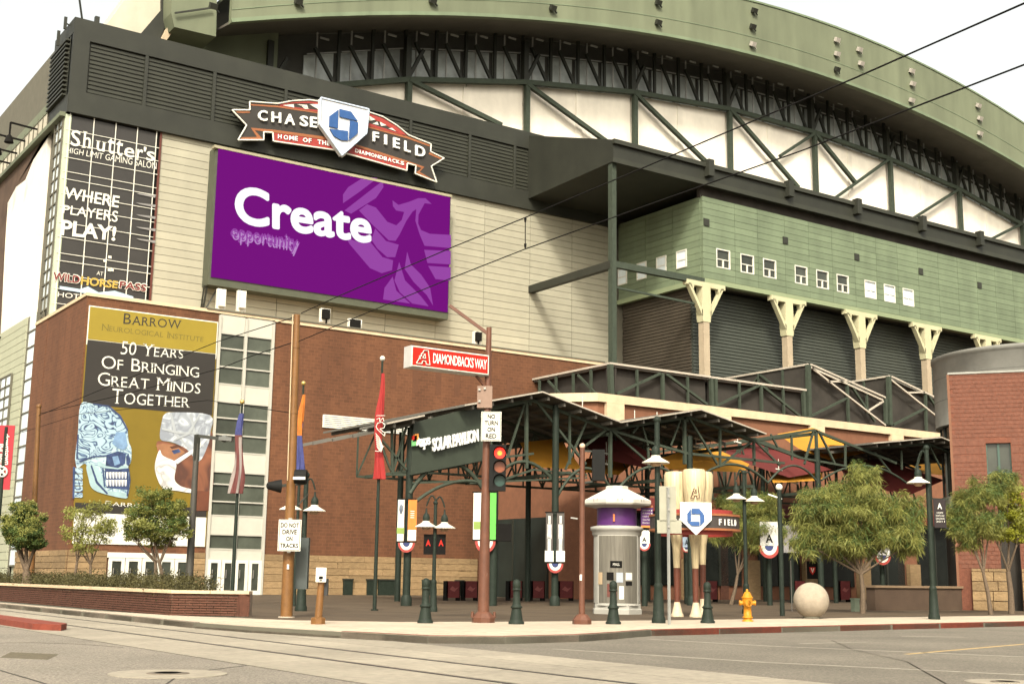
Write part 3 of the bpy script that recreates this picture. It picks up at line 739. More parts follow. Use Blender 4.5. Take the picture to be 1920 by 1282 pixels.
def letters(s,L,m,root,Y,bold=.02,thick=.15,fn=sg):
    for ch,(x,y,w,h,sl) in zip(s,L):
        P=fn([(x,y),(x+w,y+sl*w),(x+w,y+h+sl*w),(x,y+h)],Y)
        A,B,C,D=P
        text(ch,lambda u,v:(D*(1-u)+C*u)*(1-v)+(A*(1-u)+B*u)*v,m,root,thick,bold)
letters('CHASE',[(275,162,75,86,.10),(386,176,76,84,.12),(493,190,82,86,.15),(617,205,66,86,.17),(701,216,54,86,.15)],whiteb,G,Y2-.05)
letters('FIELD',[(1212,338,50,80,.18),(1308,362,20,80,.25),(1380,385,52,82,.27),(1472,412,48,85,.3),(1562,448,78,84,.25)],whiteb,G,Y2-.05)
letters('HOMEOFTHE',[(440,358,30,34,.1),(487,365,36,36,.1),(533,370,38,36,.1),(578,374,24,36,.1),(645,386,38,36,.12),(692,391,22,36,.12),(765,402,30,36,.13),(803,408,30,36,.13),(842,414,20,36,.13)],whiteb,G,Y2-.03,.02,.05)
nm='DIAMONDBACKS'
LL=[];x=1072
for i,ch in enumerate(nm):
    w_={'I':10,'M':38}.get(ch,28); LL.append((x,476+(x-1072)*.268,w_,30,.26)); x+=w_+6.5
letters(nm,LL,whiteb,G,Y2-.03,.02,.05)

B=thing('casino_banner','tall black banner lettered WHERE PLAYERS PLAY! behind the white mullion grid','banner',(24,83.9,20))
MB().box((21.25,YB-.075,17.5),(27.0,YB-.063,30.6)).build('banner_sheet',bannerb,B)
yb=YB-.145
def bt(s,tl,tr,br,bl,m=white,bold=.02,root=B): return text(s,quad_px(yb,tl,tr,br,bl),m,root,0,bold,serif=(len(s)==1 and s.isalpha()))
for ch,tl,tr,br,bl in (("S",(134,243),(152,246),(150,276),(132,273)),("h",(156,246),(174,250),(171,279),(153,277)),("u",(180,263),(200,267),(198,286),(178,282)),("t",(203,257),(216,260),(213,290),(200,286)),("t",(219,261),(232,264),(229,294),(216,290)),("e",(234,275),(253,279),(251,297),(232,294)),("r",(256,279),(269,281),(267,302),(254,298)),("'",(270,275),(275,276),(274,285),(269,284)),("s",(275,283),(291,285),(290,303),(274,301))): bt(ch,tl,tr,br,bl,bold=.012)
bt('HIGH LIMIT GAMING SALON',(126,276),(294,305),(293,318),(124,286),bold=.0)
bt('WHERE',(122,350),(225,368),(222,390),(119,371)); bt('PLAYERS',(119,384),(222,396),(220,417),(117,400),bold=.01); bt('PLAY!',(116,411),(219,425),(216,452),(113,441),bold=.03)
bt('AT',(182,508),(194,510),(193,517),(181,515),bold=0)
text_heavy('WILD',quad_px(yb,(99,508),(152,516),(150,533),(97,526)),white,B,.06); text('WILD',quad_px(yb-.04,(100.5,509.5),(150.5,517.5),(148.5,531.5),(98.5,524.5)),M('maroon_lettering',(.16,.02,.02),.6),B,0,.02); bt('HORSE',(153,517),(222,527),(220,541),(151,534),M('gold_lettering',(.40,.28,.06),.5),.03); text_heavy('PASS',quad_px(yb,(224,525),(277,532),(275,548),(222,541)),white,B,.06); text('PASS',quad_px(yb-.04,(225.5,526.5),(275.5,533.5),(273.5,546.5),(223.5,539.5)),M('maroon_lettering',(.16,.02,.02),.6),B,0,.02)
P=[pY(112,536,yb),pY(150,542,yb),pY(165,537,yb),pY(185,548,yb),pY(215,545,yb),pY(250,556,yb),pY(250,561,yb),pY(180,553,yb),pY(112,542,yb)]
MB().prism(P,(0,.005,0)).build('wave_motif',M('pale_blue_print',(.40,.52,.60),.5),B)
bt('HOTEL',(109,547),(168,554),(167,563),(108,556),bold=0)
for px,py in ((206,482),(197,489),(205,506),(210,506)): MB().prism([pY(px-3,py-3,yb),pY(px+3,py-2,yb),pY(px+3,py+3,yb),pY(px-3,py+2,yb)],(0,.005,0)).build('small_print',white,B)
streak=M('painted_fold_sheen',(.22,.21,.20),.3)  # pale patches paint the sheen on the banner's wrinkles
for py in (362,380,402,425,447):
    MB().prism([pY(255,py,yb),pY(292,py+4,yb),pY(291,py+9,yb),pY(262,py+3,yb)],(0,.003,0)).build('wrinkle_sheen',streak,B)

# ================================================================== brick ticket building in front
YA=75.0; KA=YA/80; XA=22.11*KA
XK=lambda x:x*KA
ZK=lambda z:1.2+(z-1.2)*KA
K=thing('brick_building','long smooth red brick block with a white framed window strip and sandstone base','building',(40,75,0))
ZT=ZK(18.5)
MB().box((XA,YA,0),(XK(30.95),YB-.4,ZT)).box((XK(34.95),YA,0),(XK(64),YB-.4,ZT-.06)).box((XA-.02,YB-.4,0),(XA+.7,86.6,ZT)).box((XK(30.95),YA+.35,0),(XK(34.95),YB-.4,ZT-.1)).build('brick_wall',brickw,K)
b=MB().box((XA-.08,YA-.08,ZT),(XK(35.0),YA+.35,ZT+.2)).box((XK(35.0),YA-.08,ZT-.06),(XK(64.1),YA+.35,ZT+.17)).box((XA-.08,YA+.35,ZT),(XA+.4,86.6,ZT+.2)).box((XA+.4,YA+.35,ZT-.3),(XK(64),YB-.4,ZT+.02)); b.build('wall_coping',stonelt,K)
MB().box((XK(30),YA-.14,ZT+.17),(XK(64.1),YA-.02,ZT+.26)).build('coping_cable_tray',joint,K)
# sandstone blocks at the foot
rng=random.Random(3)
def blocks(x0,x1,y,z0=0,z1=2.5,axis='x',parent=K,w=(.7,1.7),h=.36,depth=.10):
    z=z0
    while z<z1-.05:
        x=x0
        while x<x1-.1:
            L=min(rng.uniform(*w),x1-x); d=rng.uniform(0,.05)
            if axis=='x': slab('stone_block',stone,parent,(x+.012,y-depth-d,z+.012),(x+L-.012,y-.005,min(z+h,z1)-.012))
            else: slab('stone_block',stone,parent,(y-depth-d,x+.012,z+.012),(y-.005,x+L-.012,min(z+h,z1)-.012))
            x+=L
        z+=h
blocks(XA,XK(24.5),YA,w=(.8,1.6)); blocks(XK(30.1),XK(30.9),YA,w=(.8,.9)); blocks(XK(35.0),XK(52.0),YA,w=(1.2,2.6),h=.42)
blocks(YA,86.6,XA,axis='y',w=(1.6,3))
for px,py in ((85,655),(98,648),(110,640),(122,632),(134,625)):
    c=pX(px,py,XA); slab('wall_slot',slotm,K,(XA-.01,c.y-.12,c.z-1.0),(XA+.02,c.y+.12,c.z+1.0))
for px in (82,95,108,120): 
    c=pX(px,850,XA); slab('wall_slot',slotm,K,(XA-.01,c.y-.10,c.z-1.8),(XA+.02,c.y+.10,c.z+1.8))
for px,py in ((608,688),(651,694),(694,703),(738,703),(779,712),(822,716),(857,720),(955,733)):
    c=pY(px,py,YA); slab('wall_slot',slotm,K,(c.x-.22,YA-.012,c.z-.9),(c.x+.22,YA+.05,c.z+.9))
for px,py in ((600,862),(650,868),(672,860)): 
    c=pY(px,py,YA); slab('wall_slot',slotm,K,(c.x-.18,YA-.012,c.z-1),(c.x+.18,YA+.05,c.z+1))
# window strip
zl=lambda py:pY(463,py,YA).z
xa,xm,xb=XK(30.95),XK(32.9),XK(34.95)
lv=[(588,630,'w'),(630,658,'g'),(658,692,'g'),(692,724,'g'),(724,757,'w'),(757,787,'g'),(787,818,'g'),(818,850,'g'),(850,887,'w'),(887,910,'g'),(910,942,'g'),(942,968,'g'),(968,1003,'w'),(1003,1030,'g'),(1030,1050,'w')]
for t,u,k in lv:
    for a,c in ((xa,xm),(xm,xb)):
        if k=='w': slab('spandrel_panel',M('grey_cream_panel',(.47,.45,.38),.6,.05,1),K,(a+.1,YA-.02,zl(u)+.02),(c-.1,YA+.1,zl(t)-.02))
        else: slab('strip_window_pane',M('grey_green_window',(.065,.072,.055),.3,.3,.6,rnd=.3),K,(a+.1,YA+.06,zl(u)+.03),(c-.1,YA+.12,zl(t)-.03))
b=MB()
for x in (xa+.06,xm,xb-.06): b.box((x-.09,YA-.10,0),(x+.09,YA+.2,ZT-.1))
for t,u,k in lv: b.box((xa+.15,YA-.04,zl(u)-.045),(xb-.15,YA+.13,zl(u)+.045))
b.build('window_strip_frame',M('grey_cream_frame',(.42,.40,.34),.6,.05,1),K)
def doors(x0,x1,n,zt,Y=YA):
    w_=(x1-x0)/n
    for i in range(n):
        a=x0+i*w_; D=MB().box((a+.02,Y-.12,0),(a+.22,Y-.01,zt)).box((a+w_-.22,Y-.12,0),(a+w_-.02,Y-.01,zt)).box((a+.22,Y-.12,zt-.2),(a+w_-.22,Y-.01,zt)).box((a+.22,Y-.12,0),(a+w_-.22,Y-.01,.25)).build('door',white,K)
        MB().box((a+.2,Y-.06,.2),(a+w_-.2,Y-.03,zt-.18)).build('door_glass',glass,D)
        MB().bar((a+.3,Y-.17,1.0),(a+.3,Y-.17,1.5),.05).build('door_handle',alum,D)
doors(XK(24.6),XK(29.9),5,2.1); MB().box((XK(24.5),YA-.14,2.1),(XK(30.0),YA-.01,2.4)).build('door_header',white,K)
doors(XK(31.05),XK(34.85),4,2.1,YA)
# white slatted vent
v0=pY(605,777,YA);v1=pY(735,788,YA);zt_=v0.z;zb_=pY(606,801,YA).z
b=MB().box((v0.x,YA-.08,zb_),(v0.x+.1,YA-.01,zt_)).box((v1.x+1.6,YA-.08,zb_),(v1.x+1.7,YA-.01,zt_))
vent=b.build('wall_vent_frame',white,K)
for k in range(7):
    z=zb_+(zt_-zb_-.08)*k/6; slab('vent_slat',white,K,(v0.x+.1,YA-.10,z),(v1.x+1.6,YA-.012,z+.09))
# small gear on the parapet
for px,py,w_,h_,m_ in ((417,560,.28,1.1,white),(455,563,.28,1.1,white),(612,590,.35,.65,blackm),(668,610,.5,.7,blackm),(897,632,.3,.65,blackm)):
    c=pY(px,py,YA+1.5); t=MB().box((c.x-w_,c.y-.3,c.z-h_/2),(c.x+w_*.4,c.y,c.z+h_/2)).bar((c.x,c.y,c.z-h_/2),(c.x,c.y,ZT-.1),.1)
    t.build('parapet_fixture',m_,K)
    MB().box((c.x-w_-.05,c.y+.02,c.z-h_/2-.2),(c.x+w_*.9,c.y+.3,c.z+h_/2+.1)).build('fixture_housing',white,K)
# dark gates right of the stone
g0=pY(942,1060,YA).x
for k in range(8):
    a=g0+k*1.6; slab('gate_leaf',M('dark_green_gate_panel',(.018,.024,.020),.5,.3,.6),K,(a+.03,YA-.3,0),(a+1.57,YA-.05,5.2))
MB().box((g0-.1,YA-.35,5.2),(g0+13,YA-.02,5.6)).build('gate_lintel',dark,K)

# ---- poster
PO=thing('hospital_poster','tall poster reading 50 YEARS OF BRINGING GREAT MINDS TOGETHER with skull and surgeon on brick','poster',(25,74.9,3))
yp=YA-.06
q0=pY(167,572,yp);q1=pY(410,604,yp);q2=pY(385,1022,yp);q3=pY(133,1020,yp)
px0,px1=(q0.x+q3.x)/2,(q1.x+q2.x)/2; zt0=(q0.z+q1.z)/2; zb0=pY(160,1018,yp).z
MB().box((px0,yp,zb0),(px1,yp+.05,zt0)).build('poster_sheet',gold2,PO)
def band(p_t,p_b,m,name): MB().box((px0+.06,yp-.012,pY(290,p_b,yp).z),(px1-.06,yp-.002,pY(290,p_t,yp).z)).build(name,m,PO)
MB().box((px0,yp-.006,pY(290,660,yp).z),(px1,yp-.001,zt0)).build('poster_border',white,PO)
MB().box((px0+.07,yp-.018,pY(290,650,yp).z),(px1-.07,yp-.010,zt0-.07)).build('gold_header',gold,PO)
band(651,769,blackt,'black_panel'); band(948,966,blackt,'lower_black_strip'); band(966,1022,white,'white_footer')
yq=yp-.025
def pt(s,tl,tr,br,bl,m=white,bold=0,sc=True):
    """serif small capitals: words start taller, terminals carry slabs"""
    q=quad_px(yq,tl,tr,br,bl); return text(s,q,m,PO,0,bold-.006,serif=True,smallcaps=sc)
pt('BARROW',(233,587),(341,597),(340,617),(231,607),blackt,.004); pt('NEUROLOGICAL INSTITUTE',(191,607),(382,630),(381,641),(190,619),M('olive_lettering',(.14,.11,.02),.6))
pt('50 YEARS',(229,639),(345,652),(343,672),(226,664)); pt('OF BRINGING',(191,666),(374,684),(373,708),(190,690)); pt('GREAT MINDS',(184,697),(377,714),(375,738),(183,722)); pt('TOGETHER',(211,728),(357,741),(356,764),(209,756))
pt('BARROW',(198,938),(290,944),(289,953),(197,947))
ZP=2.3733
def po(l,Y=yq): return [pY(120+x/ZP,540+y/ZP,Y) for x,y in l]
def flat(name,l,m,d=0):
    if len(l)>=7 and 'line' not in name and 'fold' not in name:      # rounded outline
        n=len(l); q=[]
        for i in range(n):
            p0,p1,p2,p3=l[i-1],l[i],l[(i+1)%n],l[(i+2)%n]
            for t in (0,.25,.5,.75):
                q.append(tuple(.5*((2*p1[k])+(-p0[k]+p2[k])*t+(2*p0[k]-5*p1[k]+4*p2[k]-p3[k])*t*t+(-p0[k]+3*p1[k]-3*p2[k]+p3[k])*t**3) for k in (0,1)))
        l=q
    MB().prism(po(l,yq-d),(0,.006,0)).build(name,m,PO)
skb=M('blue_white_bone_print',(.22,.30,.33),.6,.35,1.2); skd=M('navy_ink_print',(.035,.055,.13),.6,.5,3)
# brain print: winding dark folds on pale blue
def folds(nm='brain_fold_print',sc=.85,mul=8,c0=(.01,.015,.05,1),c1=(.06,.11,.19,1),c2=(.25,.34,.38,1),p1=.10,p2=.24):
    m=bpy.data.materials.new(nm); m.use_nodes=True; n=m.node_tree.nodes; L=m.node_tree.links; b=n['Principled BSDF']; b.inputs['Roughness'].default_value=.6
    g=n.new('ShaderNodeNewGeometry'); w_=n.new('ShaderNodeTexNoise'); w_.inputs['Scale'].default_value=sc; w_.inputs['Detail'].default_value=1.5; w_.inputs['Distortion'].default_value=1.6
    L.new(g.outputs['Position'],w_.inputs['Vector'])
    mm=n.new('ShaderNodeMath'); mm.operation='MULTIPLY'; mm.inputs[1].default_value=mul; L.new(w_.outputs['Fac'],mm.inputs[0])
    pg=n.new('ShaderNodeMath'); pg.operation='PINGPONG'; pg.inputs[1].default_value=.5; L.new(mm.outputs[0],pg.inputs[0])
    r=n.new('ShaderNodeValToRGB'); r.color_ramp.elements[0].position=.02; r.color_ramp.elements[0].color=c0; r.color_ramp.elements[1].position=p2; r.color_ramp.elements[1].color=c2
    e=r.color_ramp.elements.new(p1); e.color=c1
    L.new(pg.outputs[0],r.inputs[0]); L.new(r.outputs[0],b.inputs['Base Color']); return m
fold=folds()
skb=folds('shaded_bone_print',1.6,3.2,(.03,.06,.12,1),(.17,.26,.32,1),(.30,.38,.40,1),.10,.34)
capm=folds('creased_cap_print',.9,3.0,(.40,.42,.43,1),(.27,.29,.31,1),(.17,.185,.21,1),.10,.45)
maskm=folds('creased_mask_print',.8,2.4,(.26,.25,.24,1),(.36,.35,.33,1),(.47,.46,.44,1),.12,.40)
facem=folds('shaded_skin_print',.55,1.6,(.055,.017,.008,1),(.10,.032,.013,1),(.20,.07,.03,1),.15,.48)
flat('skull_print',[(75,515),(130,515),(200,525),(250,570),(280,620),(287,680),(300,715),(298,770),(285,800),(295,850),(280,930),(230,925),(160,905),(120,880),(105,800),(90,780),(60,800),(52,760),(62,640)],skb)
flat('brain_print',[(78,518),(130,518),(200,528),(245,568),(275,620),(280,665),(230,690),(200,740),(120,760),(52,780),(62,650)],fold,.012)
flat('eye_socket_print',[(190,740),(240,725),(275,735),(272,780),(240,800),(185,790)],skd,.022)
flat('eye_socket_glint',[(215,750),(240,745),(250,780),(225,790)],M('steel_blue_print',(.16,.26,.40),.6,.3,3),.030)
flat('jaw_shadow_print',[(180,800),(240,805),(290,800),(290,815),(185,820)],skd,.022)
for r_,z0,z1 in ((0,818,845),(1,852,880)):
    for k in range(7):
        x=188+k*13.5; flat('tooth_print',[(x,z0),(x+10,z0),(x+8,z1),(x+2,z1)],whiteb,.030)
flat('cheekbone_print',[(150,770),(200,790),(280,790),(286,806),(200,806),(150,790)],M('pale_cyan_print',(.30,.42,.44),.6,.15,2),.020)
flat('nose_hole_print',[(286,735),(296,760),(290,790),(278,785),(276,750)],skd,.026)
flat('temple_shade_print',[(232,640),(272,640),(284,700),(268,720),(238,712),(214,690)],M('steel_blue_print',(.16,.26,.40),.6,.3,3),.024)
for l in ([(118,790),(124,786),(150,860),(196,912),(190,916),(142,866)],[(128,512),(200,522),(252,566),(286,630),(280,634),(246,572),(196,528),(128,518)],[(60,650),(66,650),(60,760),(54,760)],[(170,800),(176,798),(184,880),(178,882)],[(290,810),(296,850),(284,926),(278,924),(288,850)],[(66,768),(130,746),(190,742),(190,748),(130,752),(70,776)]): flat('bone_line_print',l,skd,.034)
flat('mouth_line_print',[(180,812),(288,812),(285,896),(190,888)],skd,.016)
flat('jaw_print',[(100,790),(130,780),(170,830),(185,895),(270,910),(275,935),(180,915),(125,890),(108,840)],M('pale_cyan_print',(.30,.42,.44),.6,.15,2),.018)
for k in range(5): flat('vertebra_print',[(45,800+k*27),(82,800+k*27),(84,820+k*27),(78,824+k*27),(44,822+k*27)],fold,.01)
flat('neck_line_print',[(40,795),(50,795),(46,935),(38,935)],skd,.02)
flat('surgeon_face_print',[(412,700),(435,680),(560,715),(580,745),(660,640),(655,930),(560,910),(500,860),(440,780)],facem,.006)
flat('forehead_print',[(408,700),(440,690),(500,700),(540,730),(490,765),(440,745)],M('light_skin_print',(.28,.13,.065),.6,.2,2),.012)
flat('surgical_cap_print',[(436,590),(450,560),(490,552),(650,565),(652,640),(640,700),(600,770),(545,715),(480,685),(428,670)],capm,.014)
for q_,l in enumerate(([(470,556),(480,556),(500,640),(560,712),(552,714),(490,650)],[(560,560),(570,560),(585,640),(625,700),(618,708),(575,650)],[(436,620),(520,640),(600,640),(600,646),(515,650),(436,630)],[(600,562),(608,562),(560,650),(490,680),(486,676),(552,640)])): flat('cap_fold_print',l,M('pale_cap_fold_print',(.34,.36,.37),.6),.0205+.007*q_)
flat('surgical_mask_print',[(425,720),(440,745),(490,768),(500,790),(492,850),(520,880),(570,895),(565,910),(500,900),(440,890),(410,830),(405,780)],maskm,.022)
flat('mask_strap_print',[(490,768),(590,705),(645,650),(650,658),(600,715),(505,782)],maskm,.028)
flat('eye_print',[(478,722),(510,715),(520,728),(490,738)],skd,.024)
flat('brow_print',[(470,705),(505,697),(520,705),(480,715)],M('dark_brow_print',(.09,.035,.02),.6),.024)
flat('skin_fold_print',[(590,900),(655,905),(655,990),(570,990)],M('deep_brown_print',(.12,.04,.02),.6,.2,1.5),.009)
flat('shirt_print',[(580,860),(650,870),(650,900),(575,885)],M('pale_blue_shirt_print',(.45,.50,.58),.6),.0)

# ================================================================== rear brick hall with pale coping
YH=62.0
HL=thing('brick_hall','low red brick hall with a pale stone coping behind the pavilion','building',(66,62,0))
hx0=pY(1120,737,YH).x; 
MB().prism([(hx0,YH,0),(115,YH,0),(115,72,0),(hx0-2,72,0),(hx0-2,YH+2.0,0)],(0,0,12.25)).build('hall_wall',M('hall_red_brick',(.20,.085,.045),.85,.15,2,.3,14,dirt=.15),HL)  # one even brick red for the whole hall
MB().prism([(hx0-.15,YH-.25,12.2),(115,YH-.25,12.2),(115,YH+.5,12.2),(hx0+.2,YH+.5,12.2),(hx0-1.6,YH+2.1,12.2),(hx0-2.3,YH+2.0,12.2)],(0,0,.54)).build('stone_coping',stonelt,HL)
for px in (1149,1351,1527,1675,1790):
    x=pY(px,780,YH).x
    slab('pilaster_cap',stonelt,HL,(x-.7,YH-.32,10.75),(x+.7,YH-.02,12.18))
    slab('pilaster',brickd,HL,(x-.35,YH-.12,0),(x+.35,YH-.01,10.75))
MB().box((hx0-2.12,64.3,0),(hx0-2.02,71.8,5.0)).build('side_gate',M('dark_green_gate_panel',(.018,.024,.020),.5,.3,.6),HL)
for k in range(5): slab('gate_bar',dark,HL,(hx0-2.2,64.3+k*1.85,0),(hx0-2.12,64.4+k*1.85,5.0))
# openings and stone bases under the pavilion
for k in range(7):
    x=hx0+2.6+k*5.6
    slab('shop_window',M('dark_shop_glass',(.012,.014,.012),.2,.4,.5,rnd=.3),HL,(x,YH-.12,.9),(x+4.0,YH-.02,5.4))
    slab('stone_pier',stone,HL,(x+4.2,YH-.45,0),(x+5.4,YH-.1,2.6))
    slab('window_mullion',dark,HL,(x+1.9,YH-.2,.9),(x+2.05,YH-.13,5.4))
    slab('shop_canopy',M('dull_red_canopy',(.16,.03,.025),.7),HL,(x+.2,YH-1.0,5.5),(x+3.8,YH-.05,6.3))

# ================================================================== upper trellis roofs
UT=thing('upper_trellis','dark steel trellis roof with pale edges standing above the stone coping','canopy',(60,66,12))
YU=66.0
xl=pY(1145,683,YU).x; zu=pY(1145,683,YU).z; zlow=12.9
yfar=pX(978,718,xl).y
edge=M('pale_metal_roof_edge',(.42,.37,.30),.5)
def ubox(x0,x1,ya,yb_,zt,zb):
    slab('trellis_mesh_screen',shadem,UT,(x0,ya+.4,zb),(x1,ya+.5,zt-.2)); slab('trellis_mesh_screen',shadem,UT,(x0+.4,ya,zb),(x0+.5,yb_,zt-.2))
    slab('trellis_roof_sheet',roofu,UT,(x0,ya,zt-.15),(x1,yb_,zt-.02))
    slab('roof_edge',edge,UT,(x0-.15,ya-.15,zt-.02),(x1+.05,ya+.05,zt+.12)); slab('roof_edge',edge,UT,(x0-.15,ya+.05,zt-.02),(x0+.1,yb_,zt+.12))
ubox(xl,62.55,YU,yfar,zu,12.2)
ubox(62.85,72.5,YU,yfar,zu-.02,12.2)
def ubar(p,q,w_=.18,Y=YU-.05,m=steel,n='trellis_member'): MB().bar(pY(*p,Y),pY(*q,Y),w_,w_).build(n,m,UT)
for p,q,w_ in (((1144,683),(1146,740),.32),((1194,693),(1195,745),.16),((1242,700),(1243,750),.22),((1289,707),(1290,757),.16),((1333,710),(1335,762),.25),((1341,710),(1342,762),.25),((1386,717),(1387,767),.16),((1427,722),(1428,772),.2),((1468,728),(1470,778),.16),((1506,733),(1508,782),.25),((1515,684),(1517,785),.32),((1588,717),(1591,792),.2),((1625,735),(1626,775),.16),((1660,748),(1661,795),.25),((1666,706),(1669,797),.32),((1735,735),(1737,808),.2)): ubar(p,q,w_)
for p,q in (((1156,738),(1238,700)),((1250,702),(1326,758)),((1344,760),(1424,722)),((1430,724),(1500,780)),((1520,780),(1590,745)),((1594,720),(1640,790)),((1675,796),(1735,765)),((1740,740),(1772,790))): ubar(p,q,.17)
for p,q in (((1517,686),(1660,797)),((1520,683),(1660,745)),((1522,690),(1655,750)),((1552,715),(1590,715)),((1628,770),(1656,752)),((1668,710),(1772,793)),((1672,706),(1775,755)),((1702,736),(1733,735))): ubar(p,q,.13,YU-.12,edge,'roof_edge_member')
# sloping sheets right of each peak + side sheets
for x0p,x1p,zp_ in (((1515,683),(1665,745),1),((1668,705),(1800,765),1)):
    A=pY(*x0p,YU);B_=pY(*x1p,YU)
    MB().prism([A+Vector((0,.2,-.1)),B_+Vector((0,.2,-.1)),B_+Vector((0,9,-.1)),A+Vector((0,9,-.1))],(0,0,.1)).build('sloped_roof_sheet',roofu,UT)
    MB().prism([A+Vector((.1,.5,-.2)),B_+Vector((0,.5,-.2)),Vector((B_.x,YU+.5,12.2)),Vector((A.x+.1,YU+.5,12.2))],(0,.1,0)).build('trellis_mesh_screen',shadem,UT)
    yf=A.y+ (14 if x0p[0]<1600 else 9)
    MB().prism([A+Vector((.02,.1,-.1)),(A.x+.02,yf,A.z-.1),(A.x+.02,yf,12.2),(A.x+.02,A.y+.1,12.2)],(.1,0,0)).build('trellis_mesh_screen',shadem,UT)
    MB().bar(A,(A.x,yf,A.z),.2,.14).build('roof_edge',edge,UT)
    for k in range(1,5):
        y=A.y+k*yf*0.0+k*2.6; MB().bar((A.x-.06,y,12.3),(A.x-.06,y,A.z-.1),.15).build('trellis_member',steel,UT)
    MB().bar((A.x-.08,A.y+.3,A.z-3.5),(A.x-.08,A.y+5,A.z-.2),.13).bar((A.x-.08,A.y+5,A.z-.2),(A.x-.08,A.y+10,A.z-3.8),.13).build('trellis_member',steel,UT)
for k in range(1,6):
    y=YU+k*(yfar-YU)/5.2; MB().bar((xl-.1,y,12.2),(xl-.1,y,zu-.1),.16).build('trellis_member',steel,UT)
for k in range(3):
    y=YU+k*(yfar-YU)/3; MB().bar((xl-.1,y,12.6),(xl-.1,y+(yfar-YU)/3,zu-.3),.14).build('trellis_member',steel,UT)

# ================================================================== front pavilion
PV=thing('pavilion','dark green steel truss pavilion with low gabled metal roofs in front of the brick wall','pavilion',(45,48,0))
YP=47.5
def w(px,py,Y=YP): return pY(px,py,Y)
top=[[(705,799),(775,782),(786,786)],[(772,790),(850,765),(995,740),(1141,797)],[(1050,815),(1128,797),(1290,772),(1412,817)],[(1412,817),(1445,810),(1525,797),(1612,834)],[(1612,834),(1740,823),(1778,838),(1830,862)]]
# ridge and valley profile in the pavilion's own plane
prof=[]
for p in [(705,799),(775,784),(850,765),(995,740),(1141,796),(1290,772),(1412,817),(1525,797),(1612,834),(1740,823),(1830,860)]:
    c=w(*p); prof.append((c.x,c.z))
for k,((xa_,za_),(xb_,zb_2)) in enumerate(zip(prof,prof[1:])):
    if k in (1,6,7): continue
    y0,y1=YP-.9,YP+(1.5 if k==0 else 13)
    MB().prism([(xa_,y0,za_-.02),(xb_,y0,zb_2-.02),(xb_,y1,zb_2-.02),(xa_,y1,za_-.02)],(0,0,.10)).build('roof_sheet',roofu,PV)
    MB().bar((xa_,y0-.05,za_+.03),(xb_,y0-.05,zb_2+.03),.06,.06).build('roof_edge',edge,PV)
    # ribs under the sheet
    b=MB(); n=max(2,int((xb_-xa_)/.9))
    for i in range(n):
        t=(i+.5)/n; x=xa_+(xb_-xa_)*t; z=za_+(zb_2-za_)*t-.10; b.box((x-.06,y0+.1,z-.10),(x+.06,y1,z+.06))
    for j in range(5):
        y=y0+1+j*2; b.bar((xa_,y,za_-.25),(xb_,y,zb_2-.25),.12,.14)
    b.build('roof_rib',roofu,PV,kind='stuff')
def member(p,q,w_=.17,Y=YP,n='truss_member'): 
    MB().bar(w(*p,Y),w(*q,Y),w_,w_).build(n,steel,PV)
front=[((772,800),(995,750),.26),((995,750),(1141,805),.26),((1141,805),(1290,782),.24),((1290,782),(1412,825),.24),((1412,825),(1525,806),.22),((1525,806),(1680,868),.22),((1612,842),(1740,832),.2),((1740,832),(1830,868),.2),
 ((1141,805),(1247,838),.2),((1247,838),(1290,850),.2),((1290,850),(1470,868),.2),((1412,825),(1500,858),.2),((1500,858),(1650,885),.18),
 ((920,760),(920,870),.16),((987,750),(987,878),.22),((1005,752),(1098,870),.18),((985,752),(952,855),.14),((1068,778),(1068,870),.16),((1100,790),(1060,880),.14),
 ((1144,806),(1144,895),.24),((1136,806),(1098,835),.16),((1148,808),(1210,862),.16),((1215,838),(1217,880),.15),((1205,800),(1215,835),.12),((1196,800),(1186,812),.14),
 ((1283,780),(1284,870),.24),((1277,784),(1258,835),.12),((1292,784),(1345,870),.16),((1350,803),(1350,875),.18),((1347,875),(1408,828),.16),
 ((1413,825),(1414,872),.2),((1418,828),(1462,872),.15),((1445,814),(1460,842),.14),((1484,815),(1485,862),.16),((1530,806),(1532,885),.22),((1525,808),(1508,870),.16),((1535,808),(1565,868),.16),((1585,828),(1585,880),.16),
 ((1690,845),(1691,880),.14),((1733,834),(1716,880),.14),((1742,834),(1765,880),.14),((1640,848),(1670,885),.14),
 ((700,888),(760,890),.16),((735,800),(735,888),.16),((708,815),(762,880),.14),((762,800),(736,885),.14),((703,806),(733,882),.12),
 ((770,890),(905,862),.20),((770,905),(905,900),.14),((905,862),(1000,850),.16),((880,905),(1100,895),.13),((940,900),(1000,880),.14),((1000,880),(1100,890),.14)]
for p,q,w_ in front: member(p,q,w_*.62)
# arches
def arch(p0,p1,h,w_=.14,Y=YP):
    pts=[]
    for k in range(13):
        t=k/12; pts.append(w(p0[0]+(p1[0]-p0[0])*t,p0[1]+(p1[1]-p0[1])*t-h*4*t*(1-t),Y))
    MB().path(pts,w_/2,6).build('truss_arch',steel,PV)
arch((768,925),(905,915),55,.2); arch((768,950),(905,905),20,.16); arch((920,905),(1040,905),40,.16); arch((1045,930),(1145,915),45,.14); arch((1160,915),(1280,905),35,.14); arch((1300,905),(1440,905),35,.14); arch((1440,905),(1530,900),30,.12); arch((1540,900),(1700,905),30,.12)
# columns
colsP=[(27.4,47.6,7.6),(35.02,47.3,9.2),(43.6,47.5,8.4),(53.0,47.5,8.4),(62.5,47.5,8.2)]
for x,y,zt in colsP:
    MB().tube((x,y,0),(x,y,zt),.165,.155,14).lathe((x,y,0),[(.24,0),(.24,.3),(.17,.45)],14).build('pavilion_column',pole_green,PV)
for x in (32,40,48.5,58): MB().tube((x,YP+9,0),(x,YP+9,8.5),.15,.15,10).build('pavilion_column',pole_green,PV)
